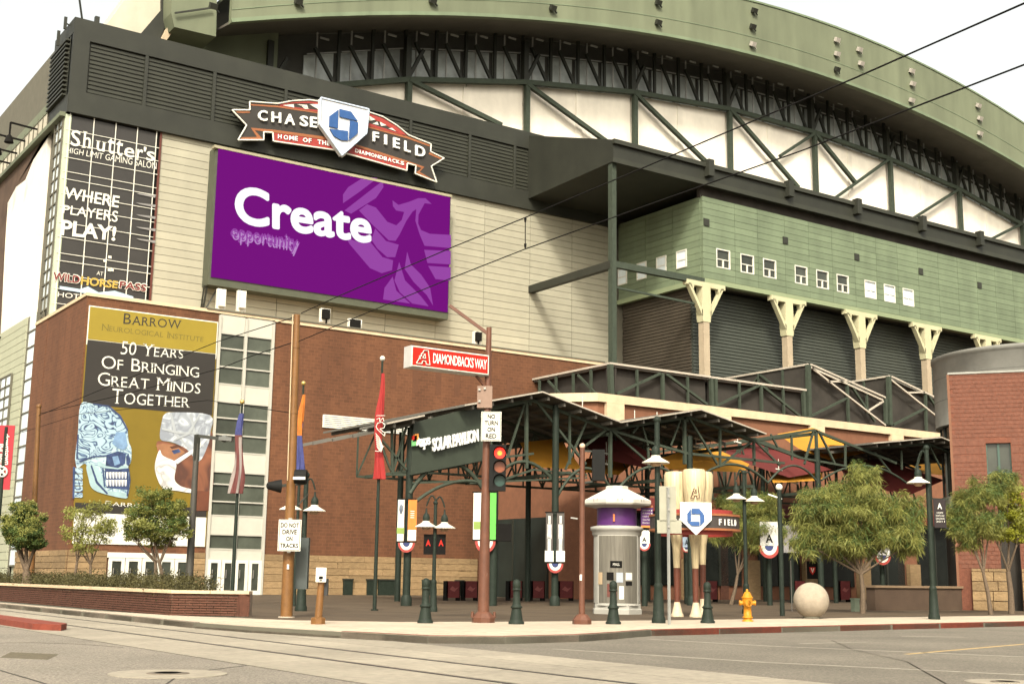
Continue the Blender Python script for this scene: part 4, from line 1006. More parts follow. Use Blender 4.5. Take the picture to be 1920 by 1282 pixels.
# second and third truss lines further in, same rhythm
for Y in (YP+4.5,YP+9):
    b=MB()
    for (xa_,za_),(xb_,zb_2) in zip(prof[2:],prof[3:]):
        b.bar((xa_,Y,za_-.35),(xb_,Y,zb_2-.35),.13); b.bar((xa_,Y,6.1),(xb_,Y,6.1),.11)
        n=4
        for i in range(n):
            t0,t1=i/n,(i+1)/n; x0_,x1_=xa_+(xb_-xa_)*t0,xa_+(xb_-xa_)*t1; z0_,z1_=za_+(zb_2-za_)*t0-.35,za_+(zb_2-za_)*t1-.35
            b.bar((x0_,Y,z0_),(x0_,Y,6.1),.07)
            if i%2: b.bar((x0_,Y,z0_),(x1_,Y,6.1),.07)
            else: b.bar((x0_,Y,6.1),(x1_,Y,z1_),.07)
    b.build('inner_truss',steel,PV)
# long purlin trusses running back
for x,z in ((33.7,9.2),(38.3,8.1),(43.5,9.2),(48,8.2),(52.8,9.2),(30,6.1),(36,6.1),(42,6.1),(48,6.1),(54,6.1)):
    MB().bar((x,YP,z),(x,YP+9,z),.16).build('purlin',steel,PV)
# hanging lights inside
for px,py in ((1015,772),(960,765),(1232,793),(1248,801),(1272,809),(1289,816),(1308,823),(1383,829),(1305,838),(1332,838),(1137,850),(1092,765),(1190,790),(1137,870),(1460,880),(1490,905),(1040,790)):
    c=w(px,py,YP+3.2); MB().obox(c,(.22,0,-.03),(0,.08,0),(0,0,.03)).bar(c,c+Vector((0,0,.6)),.03).build('strip_light',white,PV)
# long sign panel
SG=thing('pavilion_sign','dark green panel with white aps SOLAR PAVILION lettering on the pavilion truss','sign',(30,47,6))
MB().prism([w(*p,YP-.25) for p in ((776,792),(912,757),(912,862),(770,890))],(0,.12,0)).build('sign_panel',M('dark_green_sign_panel',(.034,.042,.029),.5,.2,1.2,dirt=.15),SG)
text('SOLAR PAVILION',quad_px(YP-.40,(809,822),(895,804),(896,827),(810,847)),whiteb,SG,.10,.035,.9)
text('aps',quad_px(YP-.40,(785,823),(805,819),(806,839),(786,845)),whiteb,SG,.10,.03,.9)
for px,py,m_ in ((777,822,redp),(776,830,M('green_logo_dot',(.16,.42,.16),.5)),(780,819,M('orange_logo_dot',(.7,.25,.05),.5))):
    c=w(px,py,YP-.38); MB().obox(c,(.10,0,.02),(0,.05,0),(0,0,.13)).build('logo_dot',m_,SG)
MB().prism([w(x,y,YP-.42) for x,y in ((780,818),(786,820),(787,832),(781,836))],(0,.05,0)).build('logo_dot',whiteb,SG)
# shade fabrics between trusses and hall
AW={ 'r':('maroon',awnr),'y':('golden',awny)}
shades=[('y',[(975,830),(1050,822),(1092,880),(1000,875)],'golden shade cloth left of the brown signal pole top, beside the first gable'),
 ('r',[(1078,812),(1135,806),(1245,862),(1225,880),(1120,858)],'maroon shade cloth hung under the second gable of the pavilion'),
 ('y',[(1100,860),(1210,850),(1160,890),(1090,885)],'small golden shade cloth above the white kiosk roof'),
 ('y',[(1285,845),(1340,840),(1405,870),(1395,885),(1255,880),(1230,862)],'golden shade cloth above the giant baseball bats'),
 ('r',[(1350,842),(1415,830),(1560,880),(1480,895),(1380,862)],'long maroon shade cloth between the two golden ones'),
 ('y',[(1458,814),(1525,802),(1600,835),(1627,848),(1555,862),(1500,842)],'brightest golden shade cloth beneath the third gable'),
 ('r',[(1570,868),(1650,860),(1770,900),(1700,930),(1590,900)],'maroon shade cloth over the willowy tree at right'),
 ('y',[(1440,870),(1530,865),(1545,900),(1450,905)],'low golden shade cloth glimpsed above the willowy tree'),
 ('y',[(1700,868),(1775,862),(1778,892),(1720,885)],'golden shade cloth strip beside the round grey corner')]
for i,(k,l,lab) in enumerate(shades):
    Y=YP+3.0+ (i%3)*.9
    c=sum((pY(*p,Y) for p in l),Vector())/len(l)
    P=[pY(*p,Y)+Vector((0,(1.3 if j in (0,1) else -1.1),0)) for j,p in enumerate(l)]
    # keep the outline on its sight lines while tilting the cloth in depth
    P=[pY(*p,Y+(1.3 if j in (0,1) else -1.1)) for j,p in enumerate(l)]
    b=MB(); n=len(P); b.add([c]+P,[(0,1+j,1+(j+1)%n) for j in range(n)])
    b.add([c+Vector((0,.03,.02))]+[p+Vector((0,.03,.02)) for p in P],[(0,1+(j+1)%n,1+j) for j in range(n)])
    o=b.build('shade_cloth',AW[k][1]); tag(o,lab,'awning','shade cloths hung under the pavilion')
# ================================================================== round corner building at right
OC=pz(1797,1143); OC.z=0
_t=math.radians(20); DC=(CAMR*math.cos(_t)-Vector((_c,_s,0))*math.sin(_t)).normalized(); NC=Vector((DC.y,-DC.x,0))
if NC.dot(OC)>0: NC=-NC                # outward normal of the brick face, towards the street
def along(px):
    d=ray(px,900); # OC+DC*t = k*d (plan)
    det=d[0]*(-DC.y)-d[1]*(-DC.x); k=(OC.x*(-DC.y)-OC.y*(-DC.x))/det
    return ((d[0]*k-OC.x)*DC.x+(d[1]*k-OC.y)*DC.y)
def zal(px,py):
    q=OC+DC*along(px); return zat(q.x,q.y,py)
RB=thing('corner_building','red brick corner building with a grey rounded plaster top at the right edge','building',OC)
ang=math.atan2(DC.y,DC.x)
def L2(q):      # place -> building's own axes (before it is turned)
    v=Vector(q)-OC; return OC+Vector((v.x*DC.x+v.y*DC.y, -v.x*DC.y+v.y*DC.x, v.z))
YC=OC.y; xl_=OC.x; ztop_=zal(1800,702)
R_=5.6; cw=pY(1769,900,47.5)+CAMR*R_; cw.z=0
zg=zat(cw.x-R_*.55,cw.y-R_*.82,641); zgb=zat(cw.x-R_*.82,cw.y+R_*.3,795)
cen=L2(cw)
MB().lathe(cen,[(R_,zgb),(R_,zg-.25),(R_+.12,zg-.2),(R_+.12,zg)],72).build('plaster_drum',gunm,RB)
for zz_ in (zgb+(zg-zgb)*.36,zgb+(zg-zgb)*.68): MB().lathe(cen,[(R_+.004,zz_-.015),(R_+.012,zz_),(R_+.004,zz_+.015)],72).build('plaster_joint',M('dark_plaster_joint',(.10,.097,.085),.9),RB)  # dark joint lines round the drum
MB().lathe(cen,[(R_-.35,zgb-5.2),(R_-.35,zgb)],48).build('drum_glazing',glass,RB)
MB().lathe(cen,[(R_-.1,zgb-5.4),(R_-.1,zgb-4.2)],48).build('drum_spandrel',M('pale_drum_spandrel',(.28,.28,.22),.6),RB)
MB().lathe(cen,[(R_,zgb-5.7),(R_,zgb-5.35)],48).build('drum_ledge',gunm,RB)
MB().lathe(cen,[(R_-.3,0),(R_-.3,zgb-5.6)],40).build('drum_base',shadem,RB)
for k in range(22):
    a=math.radians(k*360/22); MB().bar(cen+Vector(((R_-.3)*math.cos(a),(R_-.3)*math.sin(a),zgb-4.2)),cen+Vector(((R_-.3)*math.cos(a),(R_-.3)*math.sin(a),zgb)),.12).build('glazing_bar',dark,RB)
LW_=9.0
x1_=xl_+LW_
brt=M('terracotta_brick_field',(.17,.060,.034),.85,.2,6,.4,26,rnd=.05,dirt=.2)
wx0,wx1=xl_+along(1852),xl_+along(1899); wz1=zal(1875,830); wz0=zal(1875,925)
# the outward side is local -y or +y depending on the normal
SY=-1 if (NC.x*-DC.y+NC.y*DC.x)<0 else 1
def bb(b,xa,xb,ya,yb_,z0,z1): 
    y0,y1=sorted((YC+SY*ya,YC+SY*yb_)); return b.box((min(xa,xb),y0,z0),(max(xa,xb),y1,z1))
px_r=xl_+along(1868); px_s=xl_+along(1905)
b=MB()
bb(b,xl_+.1,x1_,0,-.3,wz1,ztop_); bb(b,xl_+.1,wx0,0,-.3,wz0,wz1); bb(b,wx1,x1_,0,-.3,wz0,wz1)
bb(b,xl_+.1,px_r,0,-.3,0,wz0); bb(b,px_s,x1_,0,-.3,0,wz0); bb(b,px_r,px_s,0,-.3,5.0,wz0)
b.build('brick_wall',brt,RB)
b=MB(); z=1.95
bz=random.Random(5); big0,big1=zal(1820,868),zal(1820,826)
while z<ztop_-.1:
    x=xl_+.1+((int(z/.2)%2)*.15); big=big0<z<big1
    while x<x1_:
        Lb=(.60 if big else .30); h_=(.36 if big else .17)
        segs=[(x+.015,min(x+Lb-.015,x1_))]
        hole=(wx0-.04,wx1+.04) if (z+h_>wz0 and z<wz1) else ((px_r-.02,px_s+.02) if z<5.0 else None)
        if hole:
            segs=[(u0,min(u1,hole[0])) for u0,u1 in segs if u0<hole[0]]+[(max(u0,hole[1]),u1) for u0,u1 in segs if u1>hole[1]]
        for u0,u1 in segs:
            if u1-u0>.03: bb(b,u0,u1,.012+bz.uniform(0,.008),-.01,z+.012,z+h_)
        x+=Lb
    z+=.40 if big else .20
b.build('brick_courses',brick,RB,kind='stuff')
bb(MB(),xl_+.05,x1_,.06,-.35,ztop_,ztop_+.10).build('wall_cap',gunm,RB)
bb(MB(),xl_,xl_+.12,.05,-.5,0,ztop_).build('corner_trim',M('rust_corner_trim',(.18,.08,.042),.7),RB)
bb(MB(),wx0,wx1,-.22,-.26,wz0,wz1).build('window_pane',glass,RB)
b=MB()
for t in (0,.5,1): x=wx0+(wx1-wx0)*t; bb(b,x-.05,x+.05,-.12,-.2,wz0,wz1)
bb(b,wx0,wx1,-.12,-.2,wz0+(wz1-wz0)*.4,wz0+(wz1-wz0)*.4+.08)
b.build('window_frame',M('teal_window_frame',(.05,.09,.07),.5),RB)
bb(MB(),px_r,px_s,-.8,-1.0,0,5.0).build('recess_wall',shadem,RB)
for x0,x1 in ((xl_+along(1812),px_r+.25),(px_s,px_s+2.2)):
    z=0
    while z<1.9:
        x=x0
        while x<x1-.1:
            L=min(rng.uniform(.6,1.2),x1-x); d=rng.uniform(0,.08); y0,y1=sorted((YC+SY*(.16+d),YC+SY*.01))
            slab('stone_block',stone,RB,(x+.015,y0,z+.015),(x+L-.015,y1,min(z+.45,1.95)-.015)); x+=L
        z+=.45
RB.rotation_euler.z=ang

# low wall in front of the drum
LW=thing('low_wall','low brown plaster wall with pale cap between the willowy tree and the brick corner','wall',(50,42,0))
a=pz(1642,1144);c=pz(1792,1142)
c=Vector((c.x,a.y,0)); 
zt_l=zat(a.x,a.y,1101)
MB().box((a.x,a.y,0),(c.x+1.5,a.y+.5,zt_l)).build('wall_body',M('brown_grey_plaster',(.085,.055,.036),.85,.15,1,.2,14),LW)
MB().box((a.x-.08,a.y-.08,zt_l),(c.x+1.5,a.y+.58,zt_l+.10)).build('wall_cap',M('dull_tan_cap',(.22,.15,.09),.8),LW)

# ================================================================== planter wall, hedge
PL=thing('planter','long red brick planter wall with a pale stone cap along the tram street','planter',(15,45,0))
pa=pz(467,1155);pb=pz(320,1153);pc=pz(-60,1121)
zc=zat(pa.x,pa.y,1113); hpl=zc
dirn=(pc-pb).normalized(); far=pb+dirn*70
def wall_run(p,q,rows,m=brickd):
    t=(q-p).normalized();n=Vector((t.y,-t.x,0)); 
    if n.dot(Vector((0,0,0))-p)<0: n=-n
    core=MB().prism([p,q,q-n*.35,p-n*.35],(0,0,hpl)); core.build('planter_core',mortar,PL)
    L=(q-p).length; h=hpl/rows; b=MB(); bl=.42; 
    for r in range(rows):
        x=-(bl/2 if r%2 else 0)
        while x<L:
            a=max(0,x)+.008;e=min(L,x+bl)-.008
            if e>a+.02:
                c=p+t*((a+e)/2)+Vector((0,0,h*(r+.5))); b.obox(c+n*(.012+rng.uniform(0,.012)),t*(e-a)/2,n*.02,(0,0,h/2-.013))
            x+=bl
    b.build('brickwork',m,PL,kind='stuff')
    L2=0
    k=max(1,round(L/1.5))
    for i in range(k):
        c=p+t*(L*(i+.5)/k)-n*.12+Vector((0,0,hpl+.04)); MB().obox(c,t*(L/k/2-.008),n*.24,(0,0,.045)).build('cap_stone',stonelt,PL)
wall_run(pa,pb,9); wall_run(pb,far,9)
# far return so that the bed is closed
MB().prism([pa,pa+dirn*60,far,pb],(0,0,hpl-.12)).build('planting_soil',M('dry_soil',(.09,.065,.04),.95,.3,4,.6,12),PL)
MB().prism([pa,pa+dirn*60,pa+dirn*60-Vector((.3,0,0)),pa-Vector((.3,0,0))],(0,0,hpl-.02)).build('planter_back_wall',brickd,PL)
def leaves(name,m,parent,clusters,n,size,seed=1,shape='leaf',droop=0,kind=None):
    r=random.Random(seed); b=MB()
    tot=sum(c[1]*c[2] for c in clusters)
    for (c,rx,rz) in clusters:
        k=int(n*rx*rz/tot)
        for _ in range(k):
            # mostly in the shell of each clump
            while True:
                v=Vector((r.uniform(-1,1),r.uniform(-1,1),r.uniform(-1,1)))
                if v.length<1: break
            v=v.normalized()*(v.length**.9)*(1.45 if r.random()<.18 else 1)
            p=Vector(c)+Vector((v.x*rx,v.y*rx,v.z*rz))
            a=Vector((r.gauss(0,1),r.gauss(0,1),r.gauss(0,.7)-droop)).normalized(); q=a.cross(Vector((r.gauss(0,1),r.gauss(0,1),r.gauss(0,1)))).normalized()
            s=size*r.uniform(.6,1.4)
            if shape=='strand':
                l=s*r.uniform(2.2,4.5); wd=s*.16; b.add([p,p+q*wd+a*l*.5,p+a*l+Vector((0,0,-l*.25)),p-q*wd+a*l*.5],[(0,1,2,3)])
            else: b.add([p,p+a*s*.5+q*s*.32,p+a*s,p+a*s*.5-q*s*.32],[(0,1,2,3)])
    return b.build(name,m,parent,kind=kind)
HG=thing('hedge','low clipped olive brown hedge filling the brick planter','hedge',(18,46,0))
cl=[];r_=random.Random(4)
for i in range(170):
    t=r_.uniform(.8,52); s_=r_.uniform(.5,3.6) 
    e=pa+(pb-pa)*.5+dirn*t; 
    if t<2.0: s_=r_.uniform(.6,1.6)
    pos=pb+dirn*t+Vector((1,0,0))*min(s_,(pa-pb).length*.95)*(0.95)
    pos.z=hpl+.12; cl.append((pos,.60,.38+.08*r_.random()))
leaves('hedge_foliage',hedgem,HG,cl,90000,.06,3,kind='stuff')

# ================================================================== trees
def tree(name,label,cat,base,lean,trunks,blobs,m,n,size,shape='leaf',droop=0,seed=1,tr=.09,group=None,m2=None,zlift=0):
    """blobs: (px,py,rpx,rpz[,dy]) picture sizes turned into metres at the tree's own distance"""
    T=thing(name,label,cat,base,group); s=scale_at(base.x,base.y)
    fwd=Vector((_c,_s,0)); cl=[]; r=random.Random(seed)
    for bl in blobs:
        px,py,rx,rz=bl[:4]; dy=bl[4] if len(bl)>4 else r.uniform(-.35,.35)
        d=ray(px,py); X0=base+fwd*dy*(rx/s)*1.2
        t=(X0.x*_c+X0.y*_s)/(d[0]*_c+d[1]*_s)
        c=Vector((d[0]*t,d[1]*t,EYE+d[2]*t)); cl.append((c,rx/s,rz/s))
    wb=MB()
    for k,(ox,frac) in enumerate(trunks):
        p=base+CAMR*ox+Vector((0,0,zlift)); top_=sum((c[0] for c in cl),Vector())/len(cl)
        mid=p.lerp(top_,frac)+Vector((r.uniform(-.08,.08),r.uniform(-.08,.08),0))
        wb.tube(p,p.lerp(mid,.5)+CAMR*.04,tr*1.2,tr,8).tube(p.lerp(mid,.5)+CAMR*.04,mid,tr,tr*.8,8)
        for c,rx,rz in cl:
            if r.random()<.75:
                q=mid.lerp(c,.45)+Vector((r.uniform(-.2,.2),r.uniform(-.2,.2),.15*rz)); wb.tube(mid,q,tr*.55,tr*.3,6); wb.tube(q,c+Vector((0,0,rz*.3)),tr*.3,tr*.1,5)
                for _ in range(3): wb.tube(q,c+Vector((r.uniform(-.7,.7)*rx,r.uniform(-.7,.7)*rx,r.uniform(-.3,.7)*rz)),tr*.18,tr*.05,4)
    wb.build('trunk',bark,T)
    # break each blob into ragged sub clumps
    sub=[]
    for c,rx,rz in cl:
        sub.append((c,rx*.72,rz*.72))
        for _ in range(13):
            a=r.uniform(0,6.28);e=r.uniform(-.9,1)
            sub.append((c+Vector((math.cos(a)*rx*.85,math.sin(a)*rx*.85,e*rz*.85)),rx*r.uniform(.14,.40),rz*r.uniform(.12,.34)))
    leaves('crown',m,T,sub,n,size,seed,shape,droop)
    if m2: leaves('crown',m2,T,[(c+Vector((-.1,-.15,.15)),a,b) for c,a,b in sub[::2]],n//4,size,seed+9,shape,droop)
    return T
def bed(px,Y,z=None):
    d=ray(px,1080); t=Y/d[1]; return Vector((d[0]*t,Y,hpl-.12 if z is None else z))
tree('street_tree','small round dark green tree on a thick trunk, leftmost in the brick planter','tree',bed(50,58),0,[(0,.30)],
 [(45,960,24,20),(30,985,22,20),(62,990,22,22),(45,1010,34,22),(28,1015,14,14),(70,1018,16,14)],leaf1,24000,.075,seed=2,tr=.19,m2=leaf2)
tree('street_tree','thin airy tree on two slim stems in front of the poster footer','tree',bed(163,52),0,[(-.6,.45),(.1,.4)],
 [(150,965,30,18),(180,955,26,16),(140,1000,26,20),(175,1000,30,20),(205,985,22,22),(160,1025,22,14)],leaf2,7000,.072,seed=3,tr=.06)
tree('street_tree','bushy bright green tree in front of the poster corner, beside the street light','tree',bed(298,50),0,[(-.15,.42),(.2,.40)],
 [(290,935,30,16),(265,960,28,22),(315,960,32,24),(285,995,40,24),(335,990,22,20),(250,1000,18,16),(300,1015,26,12)],leaf2,19000,.075,seed=4,tr=.08,m2=leaf1)
b0=pz(1618,1149)
tree('willow_tree','broad drooping olive tree between the stone ball and the banner lamp post','tree',b0,0,[(0,.42)],
 [(1600,945,64,34),(1545,955,46,35),(1655,955,50,38),(1520,990,36,38),(1580,1000,52,36),(1640,1000,54,40),(1695,990,34,42),(1615,890,34,22),(1580,915,40,18),(1560,1022,36,22),(1612,1032,40,18),(1505,1020,22,24),(1708,1025,20,20),(1500,965,16,20),(1715,950,18,22)],leaf2,36000,.075,'strand',.6,5,tr=.10,m2=leaf1)
b1=pz(1396,1138,0)+Vector((4,5,0))
tree('willow_tree','dim olive tree behind the giant bats and the double lamp post','tree',b1,0,[(0,.35)],
 [(1390,950,44,26),(1420,975,46,30),(1360,985,34,36),(1400,1005,44,34),(1430,940,30,22),(1450,1000,20,26)],leaf2,26000,.062,'strand',.5,6,tr=.09,m2=leaf1)
b2=pz(1897,1150)
tree('street_tree','tree with vivid yellow green tips at the right edge in front of the brick corner','tree',b2,0,[(0,.45)],
 [(1890,930,28,22),(1905,965,32,20),(1860,990,22,16),(1885,1005,34,14),(1915,985,26,24)],leaf3,13000,.08,seed=8,tr=.12,m2=leaf2)
b3=pz(1858,1152)
tree('street_tree','loose olive tree in front of the terracotta brick wall, behind the vivid one','tree',b3,0,[(0,.4)],
 [(1850,925,34,26),(1815,940,26,26),(1800,990,26,26),(1840,985,34,30),(1880,900,24,20),(1815,1015,20,16),(1790,965,16,18)],leaf2,24000,.06,'strand',.3,10,tr=.08,m2=leaf1)

# ================================================================== street furniture
def pole_px(bx,by,ty): 
    p=pz(bx,by); return p, zat(p.x,p.y,ty)
def lamp_head(b_m,T,c,r=.40,sc=1.0):
    """flat enamel shade with a bell on top; c = centre of the shade rim"""
    MB().lathe(c,[(r,0),(r*.98,.03),(r*.35,.17),(.13,.22)],20).build('lamp_shade',M('aged_white_enamel',(.62,.56,.46),.4),T)
    MB().lathe(c+Vector((0,0,.18)),[(.10,0),(.12,.07),(.13,.17),(.10,.27),(.04,.34),(.03,.50)],14).build('lamp_bell',pole_green,T)
    MB().lathe(c+Vector((0,0,-.10)),[(.10,0),(.16,.06),(.16,.10)],12).build('lamp_globe',M('frosted_globe',(.45,.30,.18),.4),T)
def round_pole(T,p,z,r0,r1,m,base=True,n=14,name='pole'):
    b=MB().tube(p,(p.x,p.y,z),r0,r1,n)
    if base: b.lathe(p,[(r0*2.1,0),(r0*2.1,.12),(r0*1.75,.20),(r0*1.5,.75),(r0*1.3,1.0),(r0*1.45,1.04),(r0*1.05,1.12)],n)
    return b.build(name,m,T)
def lamp_post(bx,by,ty,heads,label,group=None,r=.095,base=True,banner=None):
    p,z=pole_px(bx,by,ty); T=thing('lamp_post',label,'street lamp',p,group); round_pole(T,p,z,r,r*.8,pole_green,base)
    MB().ball((p.x,p.y,z+.05),r*1.15,6).build('pole_cap',pole_green,T)
    for hx,hy in heads:
        s=scale_at(p.x,p.y); dx=(hx-pj((p.x,p.y,z))[0])/s; zz=zat(p.x,p.y,hy)
        c=p+CAMR*dx; c.z=zz
        lamp_head(None,T,c,r=.40)
        a=Vector((p.x,p.y,zz+.95)); q=Vector((c.x,c.y,zz+.75))
        b=MB(); pts=[]
        for k in range(9):
            t=k/8; v=a.lerp(q,t)+Vector((0,0,.28*math.sin(math.pi*t))); pts.append(v)
        b.path(pts,.03,6); 
        if abs(dx)<.2: b.bar(a,q+Vector((0,0,-.1)),.05)
        b.build('lamp_arm',pole_green,T)
    return T,p
def facing(T,c,wd,ht,th,m,name='sign_plate'):
    n=Vector((_c,_s,0)); 
    return MB().obox(c,CAMR*wd/2,n*th/2,(0,0,ht/2)).build(name,m,T)
NF=Vector((-_c,-_s,0))
def ftext(T,s,c,wd,ht,m,off_=.02,bold=.0,R=None,N=None,th=0):
    R=R or CAMR; N=N or NF
    return text(s,frame_fn(Vector(c)+N*off_,R,(0,0,1),wd,ht),m,T,th,bold,nrm=tuple(N))
def at_post(p,px,py,fw=0.0):
    """point at the sight line of px,py, at the same distance as post p (+fw metres nearer)"""
    d=ray(px,py); t=((p.x*_c+p.y*_s)-fw)/(d[0]*_c+d[1]*_s); return Vector((d[0]*t,d[1]*t,EYE+d[2]*t))

lamp_post(1235,1168,790,[(1229,868)],'tall dark green lamp post with one white shade beside the kiosk',r=.095)
lamp_post(1400,1150,888,[(1380,936),(1413,940)],'dark green post with a pair of white shades behind the yellow hydrant',r=.085)
T,p=lamp_post(1752,1161,842,[(1719,906)],'dark green lamp post carrying a black pennant near the right edge',r=.095)
bc=at_post(p,1762,962,.1)
facing(T,bc,.42,.98,.03,M('black_pennant',(.02,.014,.014),.8),'pennant')
ftext(T,'A',bc+Vector((0,0,.25)),.16,.2,white,.03,.03); 
for k,t in enumerate(('HOME','WHITE SOX','DIAMONDBACKS','2011')): ftext(T,t,bc+Vector((0,0,.02-.10*k)),.30 if k else .22,.06,white,.03,.0)
MB().bar(at_post(p,1742,934),at_post(p,1778,936),.04).bar(at_post(p,1746,988),at_post(p,1780,990),.04).build('pennant_arm',pole_green,T)
lamp_post(564,1145,893,[(592,958),(548,956)],'dark green double lamp post just right of the DO NOT DRIVE pole',r=.10)
T,p=lamp_post(812,1146,945,[(800,988),(834,990)],'dark green double lamp post with two small black pennants beneath the pavilion sign',r=.075)
for px in (803,827):
    c=at_post(p,px,1020); facing(T,c,.33,.72,.03,blackm,'pennant'); ftext(T,'A',c+Vector((0,0,.05)),.18,.22,redp,.03,.04)
T,p=lamp_post(671,1113,975,[(686,1002)],'thin distant lamp post in front of the sandstone wall base',r=.07,base=False)
c=at_post(p,677,1025); facing(T,c,.35,.9,.03,blackm,'pennant')
# black pennant with red emblem behind the double lamp
p=pz(575,1140); 
# plain posts
p,z=pole_px(1467,1154,913); T=thing('steel_post','plain dark green post between the hydrant and the stone ball','post',p); round_pole(T,p,z,.09,.08,pole_green,False); MB().ball((p.x,p.y,z),.13,6).build('post_cap',white,T)
MB().bar(at_post(p,1440,926),at_post(p,1466,935),.05).build('post_arm',white,T)
# kiosk side: brown pedestrian pole
p,z=pole_px(1091,1170,836); T=thing('pedestrian_signal_pole','slim brown pole with a small dark signal box left of the kiosk','signal pole',p)
MB().tube(p,(p.x,p.y,z),.085,.07,12).lathe(p,[(.26,0),(.26,.12),(.16,.25),(.10,.28)],8,False).build('pole',brown,T); MB().ball((p.x,p.y,z),.085,6).build('pole_cap',M('pale_brown_cap',(.5,.36,.26),.5),T)
MB().bar(at_post(p,1092,845),at_post(p,1112,846),.05).bar(at_post(p,1092,905),at_post(p,1112,902),.05).build('signal_arm',dark,T)
facing(T,at_post(p,1122,872,0),.34,.85,.32,M('black_signal_housing',(.012,.012,.011),.7,spec=.1),'signal_housing')
facing(T,at_post(p,1089,1082,.09),.06,.16,.01,white,'pole_sticker'); MB().bar(at_post(p,1083,972),at_post(p,1070,970),.04).build('signal_arm',alum,T)
# grey signs seen from behind
p,z=pole_px(1255,1171,914); T=thing('road_sign','two grey sign plates seen from behind on a thin galvanised post','sign',p)
MB().bar(p,(p.x,p.y,z),.06).build('post',M('galvanised_steel',(.36,.36,.33),.5,.1,4,metal=.4),T)
gs=M('dull_sign_back',(.30,.29,.22),.5,.12,2); facing(T,at_post(p,1252,944,-.05),.47,.98,.015,gs); facing(T,at_post(p,1255,987,-.05),.68,.36,.015,gs)
for py in (930,955,987): MB().obox(at_post(p,1254,py,.04),CAMR*.03,NF*.02,(0,0,.03)).build('bolt',alum,T)

# main signal pole
p,z=pole_px(906,1167,614); T=thing('traffic_signal_pole','brown traffic signal pole with a lit red light at the sidewalk corner','signal pole',p)
top_=at_post(p,917,614); 
MB().tube(p,top_,.165,.075,16).lathe(p,[(.32,0),(.32,.14),(.22,.26),(.165,.30)],8,False).build('pole',brown,T)
for s_ in (-1,1): MB().lathe(p+CAMR*.30*s_+Vector((0,0,.14)),[(.05,0),(.04,.16)],6).build('anchor_bolt',brown,T)
MB().bar(top_+Vector((0,0,-.2)),at_post(p,843,573),.09).build('guy_arm',brown,T)
hb=at_post(p,909,745); facing(T,hb+Vector((0,0,0)),.42,.62,.30,M('tan_control_box',(.22,.14,.10),.5),'control_box')
for px,py in ((899,730),(899,752),(909,728)): MB().obox(at_post(p,px,py,.17),CAMR*.03,NF*.03,(0,0,.03)).build('box_bolt',alum,T)
hc=at_post(p,933,877,.1); blk=M('black_signal_housing',(.012,.012,.011),.7,spec=.1)
facing(T,hc,.46,1.28,.22,blk,'signal_housing')
for py,m_,nm_ in ((849,redl,'red_light'),(875,amberoff,'amber_light'),(901,greenoff,'green_light')):
    c=at_post(p,937,py,.22); b=MB(); 
    b.add([c+CAMR*.155*math.cos(t)+Vector((0,0,.155*math.sin(t))) for t in [i*math.pi/10 for i in range(20)]],[tuple(range(20))]); L_=b.build(nm_,m_,T)
    if py==849:
        b=MB(); c2=c+NF*.01; b.add([c2+CAMR*.07*math.cos(t)+Vector((0,0,.07*math.sin(t))) for t in [i*math.pi/8 for i in range(16)]],[tuple(range(16))]); b.build('lamp_core',redl2,L_)
    b=MB()
    for i in range(14):
        t0=math.pi*(-.05+1.1*i/14);t1=math.pi*(-.05+1.1*(i+1)/14)
        P=[c+CAMR*.18*math.cos(t)+Vector((0,0,.18*math.sin(t))) for t in (t0,t1)]
        b.prism([P[0],P[1],P[1]+NF*.20,P[0]+NF*.20],(P[0]-c)*.06)
    b.build('signal_visor',blk,T)
facing(T,at_post(p,911,1081,.12),.07,.2,.01,white,'pole_sticker')
s=thing('no_turn_sign','white NO TURN ON RED sign on the brown signal pole','sign',at_post(p,921,800,.25))
sc_=at_post(p,921,799,.28); facing(s,sc_,.56,.82,.02,white,'sign_plate')
outline([sc_+NF*.012+CAMR*a+Vector((0,0,b)) for a,b in ((-.255,-.385),(.255,-.385),(.255,.385),(-.255,.385))],.007).build('sign_border',blackm,s)
for i,t in enumerate(('NO','TURN','ON','RED')): ftext(s,t,sc_+Vector((0,0,.275-.182*i)),{2:.21,4:.38,3:.30}[len(t)],.125,blackm,.022,.022)
D=thing('street_name_sign','long red illuminated street sign reading DIAMONDBACKS WAY beside the signal pole top','sign',at_post(p,840,680))
yp2=p.y-.15
A=pY(771,647,yp2);Bq=pY(917,669,yp2); zt_s=A.z; zb_s=pY(772,687,yp2).z; xr=Bq.x
MB().box((A.x,yp2,zb_s),(xr,yp2+.38,zt_s)).build('sign_case',M('silver_sign_case',(.45,.43,.40),.5),D)
MB().box((A.x+.05,yp2-.02,zb_s+.05),(xr-.05,yp2-.003,zt_s-.05)).build('sign_face',redp,D)
outline([(A.x+.03,yp2-.01,zb_s+.03),(xr-.03,yp2-.01,zb_s+.03),(xr-.03,yp2-.01,zt_s-.03),(A.x+.03,yp2-.01,zt_s-.03)],.02).build('sign_rim',white,D)
H_=zt_s-zb_s; W_=xr-A.x
text('DIAMONDBACKS WAY',rect_fn(A.x+W_*.27,xr-W_*.035,zb_s+H_*.28,zt_s-H_*.24,yp2-.03),whiteb,D,0,.015,.95)
def logoA(root,O,R,wd,ht,m,r=.012,N=NF):
    O=Vector(O)+Vector(N)*.01; f=lambda u,v:O+Vector(R)*(wd*(u-.5))+Vector((0,0,ht*(v-.5)))
    b=MB()
    for l in ([(.0,0),(.55,1),(.85,1),(1,0),(.72,0),(.68,.22),(.45,.22),(.40,0),(0,0)],[(.45,.42),(.62,.75),(.66,.42),(.45,.42)],[(.15,.35),(.3,.35),(.22,.55),(.38,.55),(.33,.75),(.48,.75)]):
        b.path([f(*q) for q in l],r,4)
    b.build('letter_emblem',m,root)
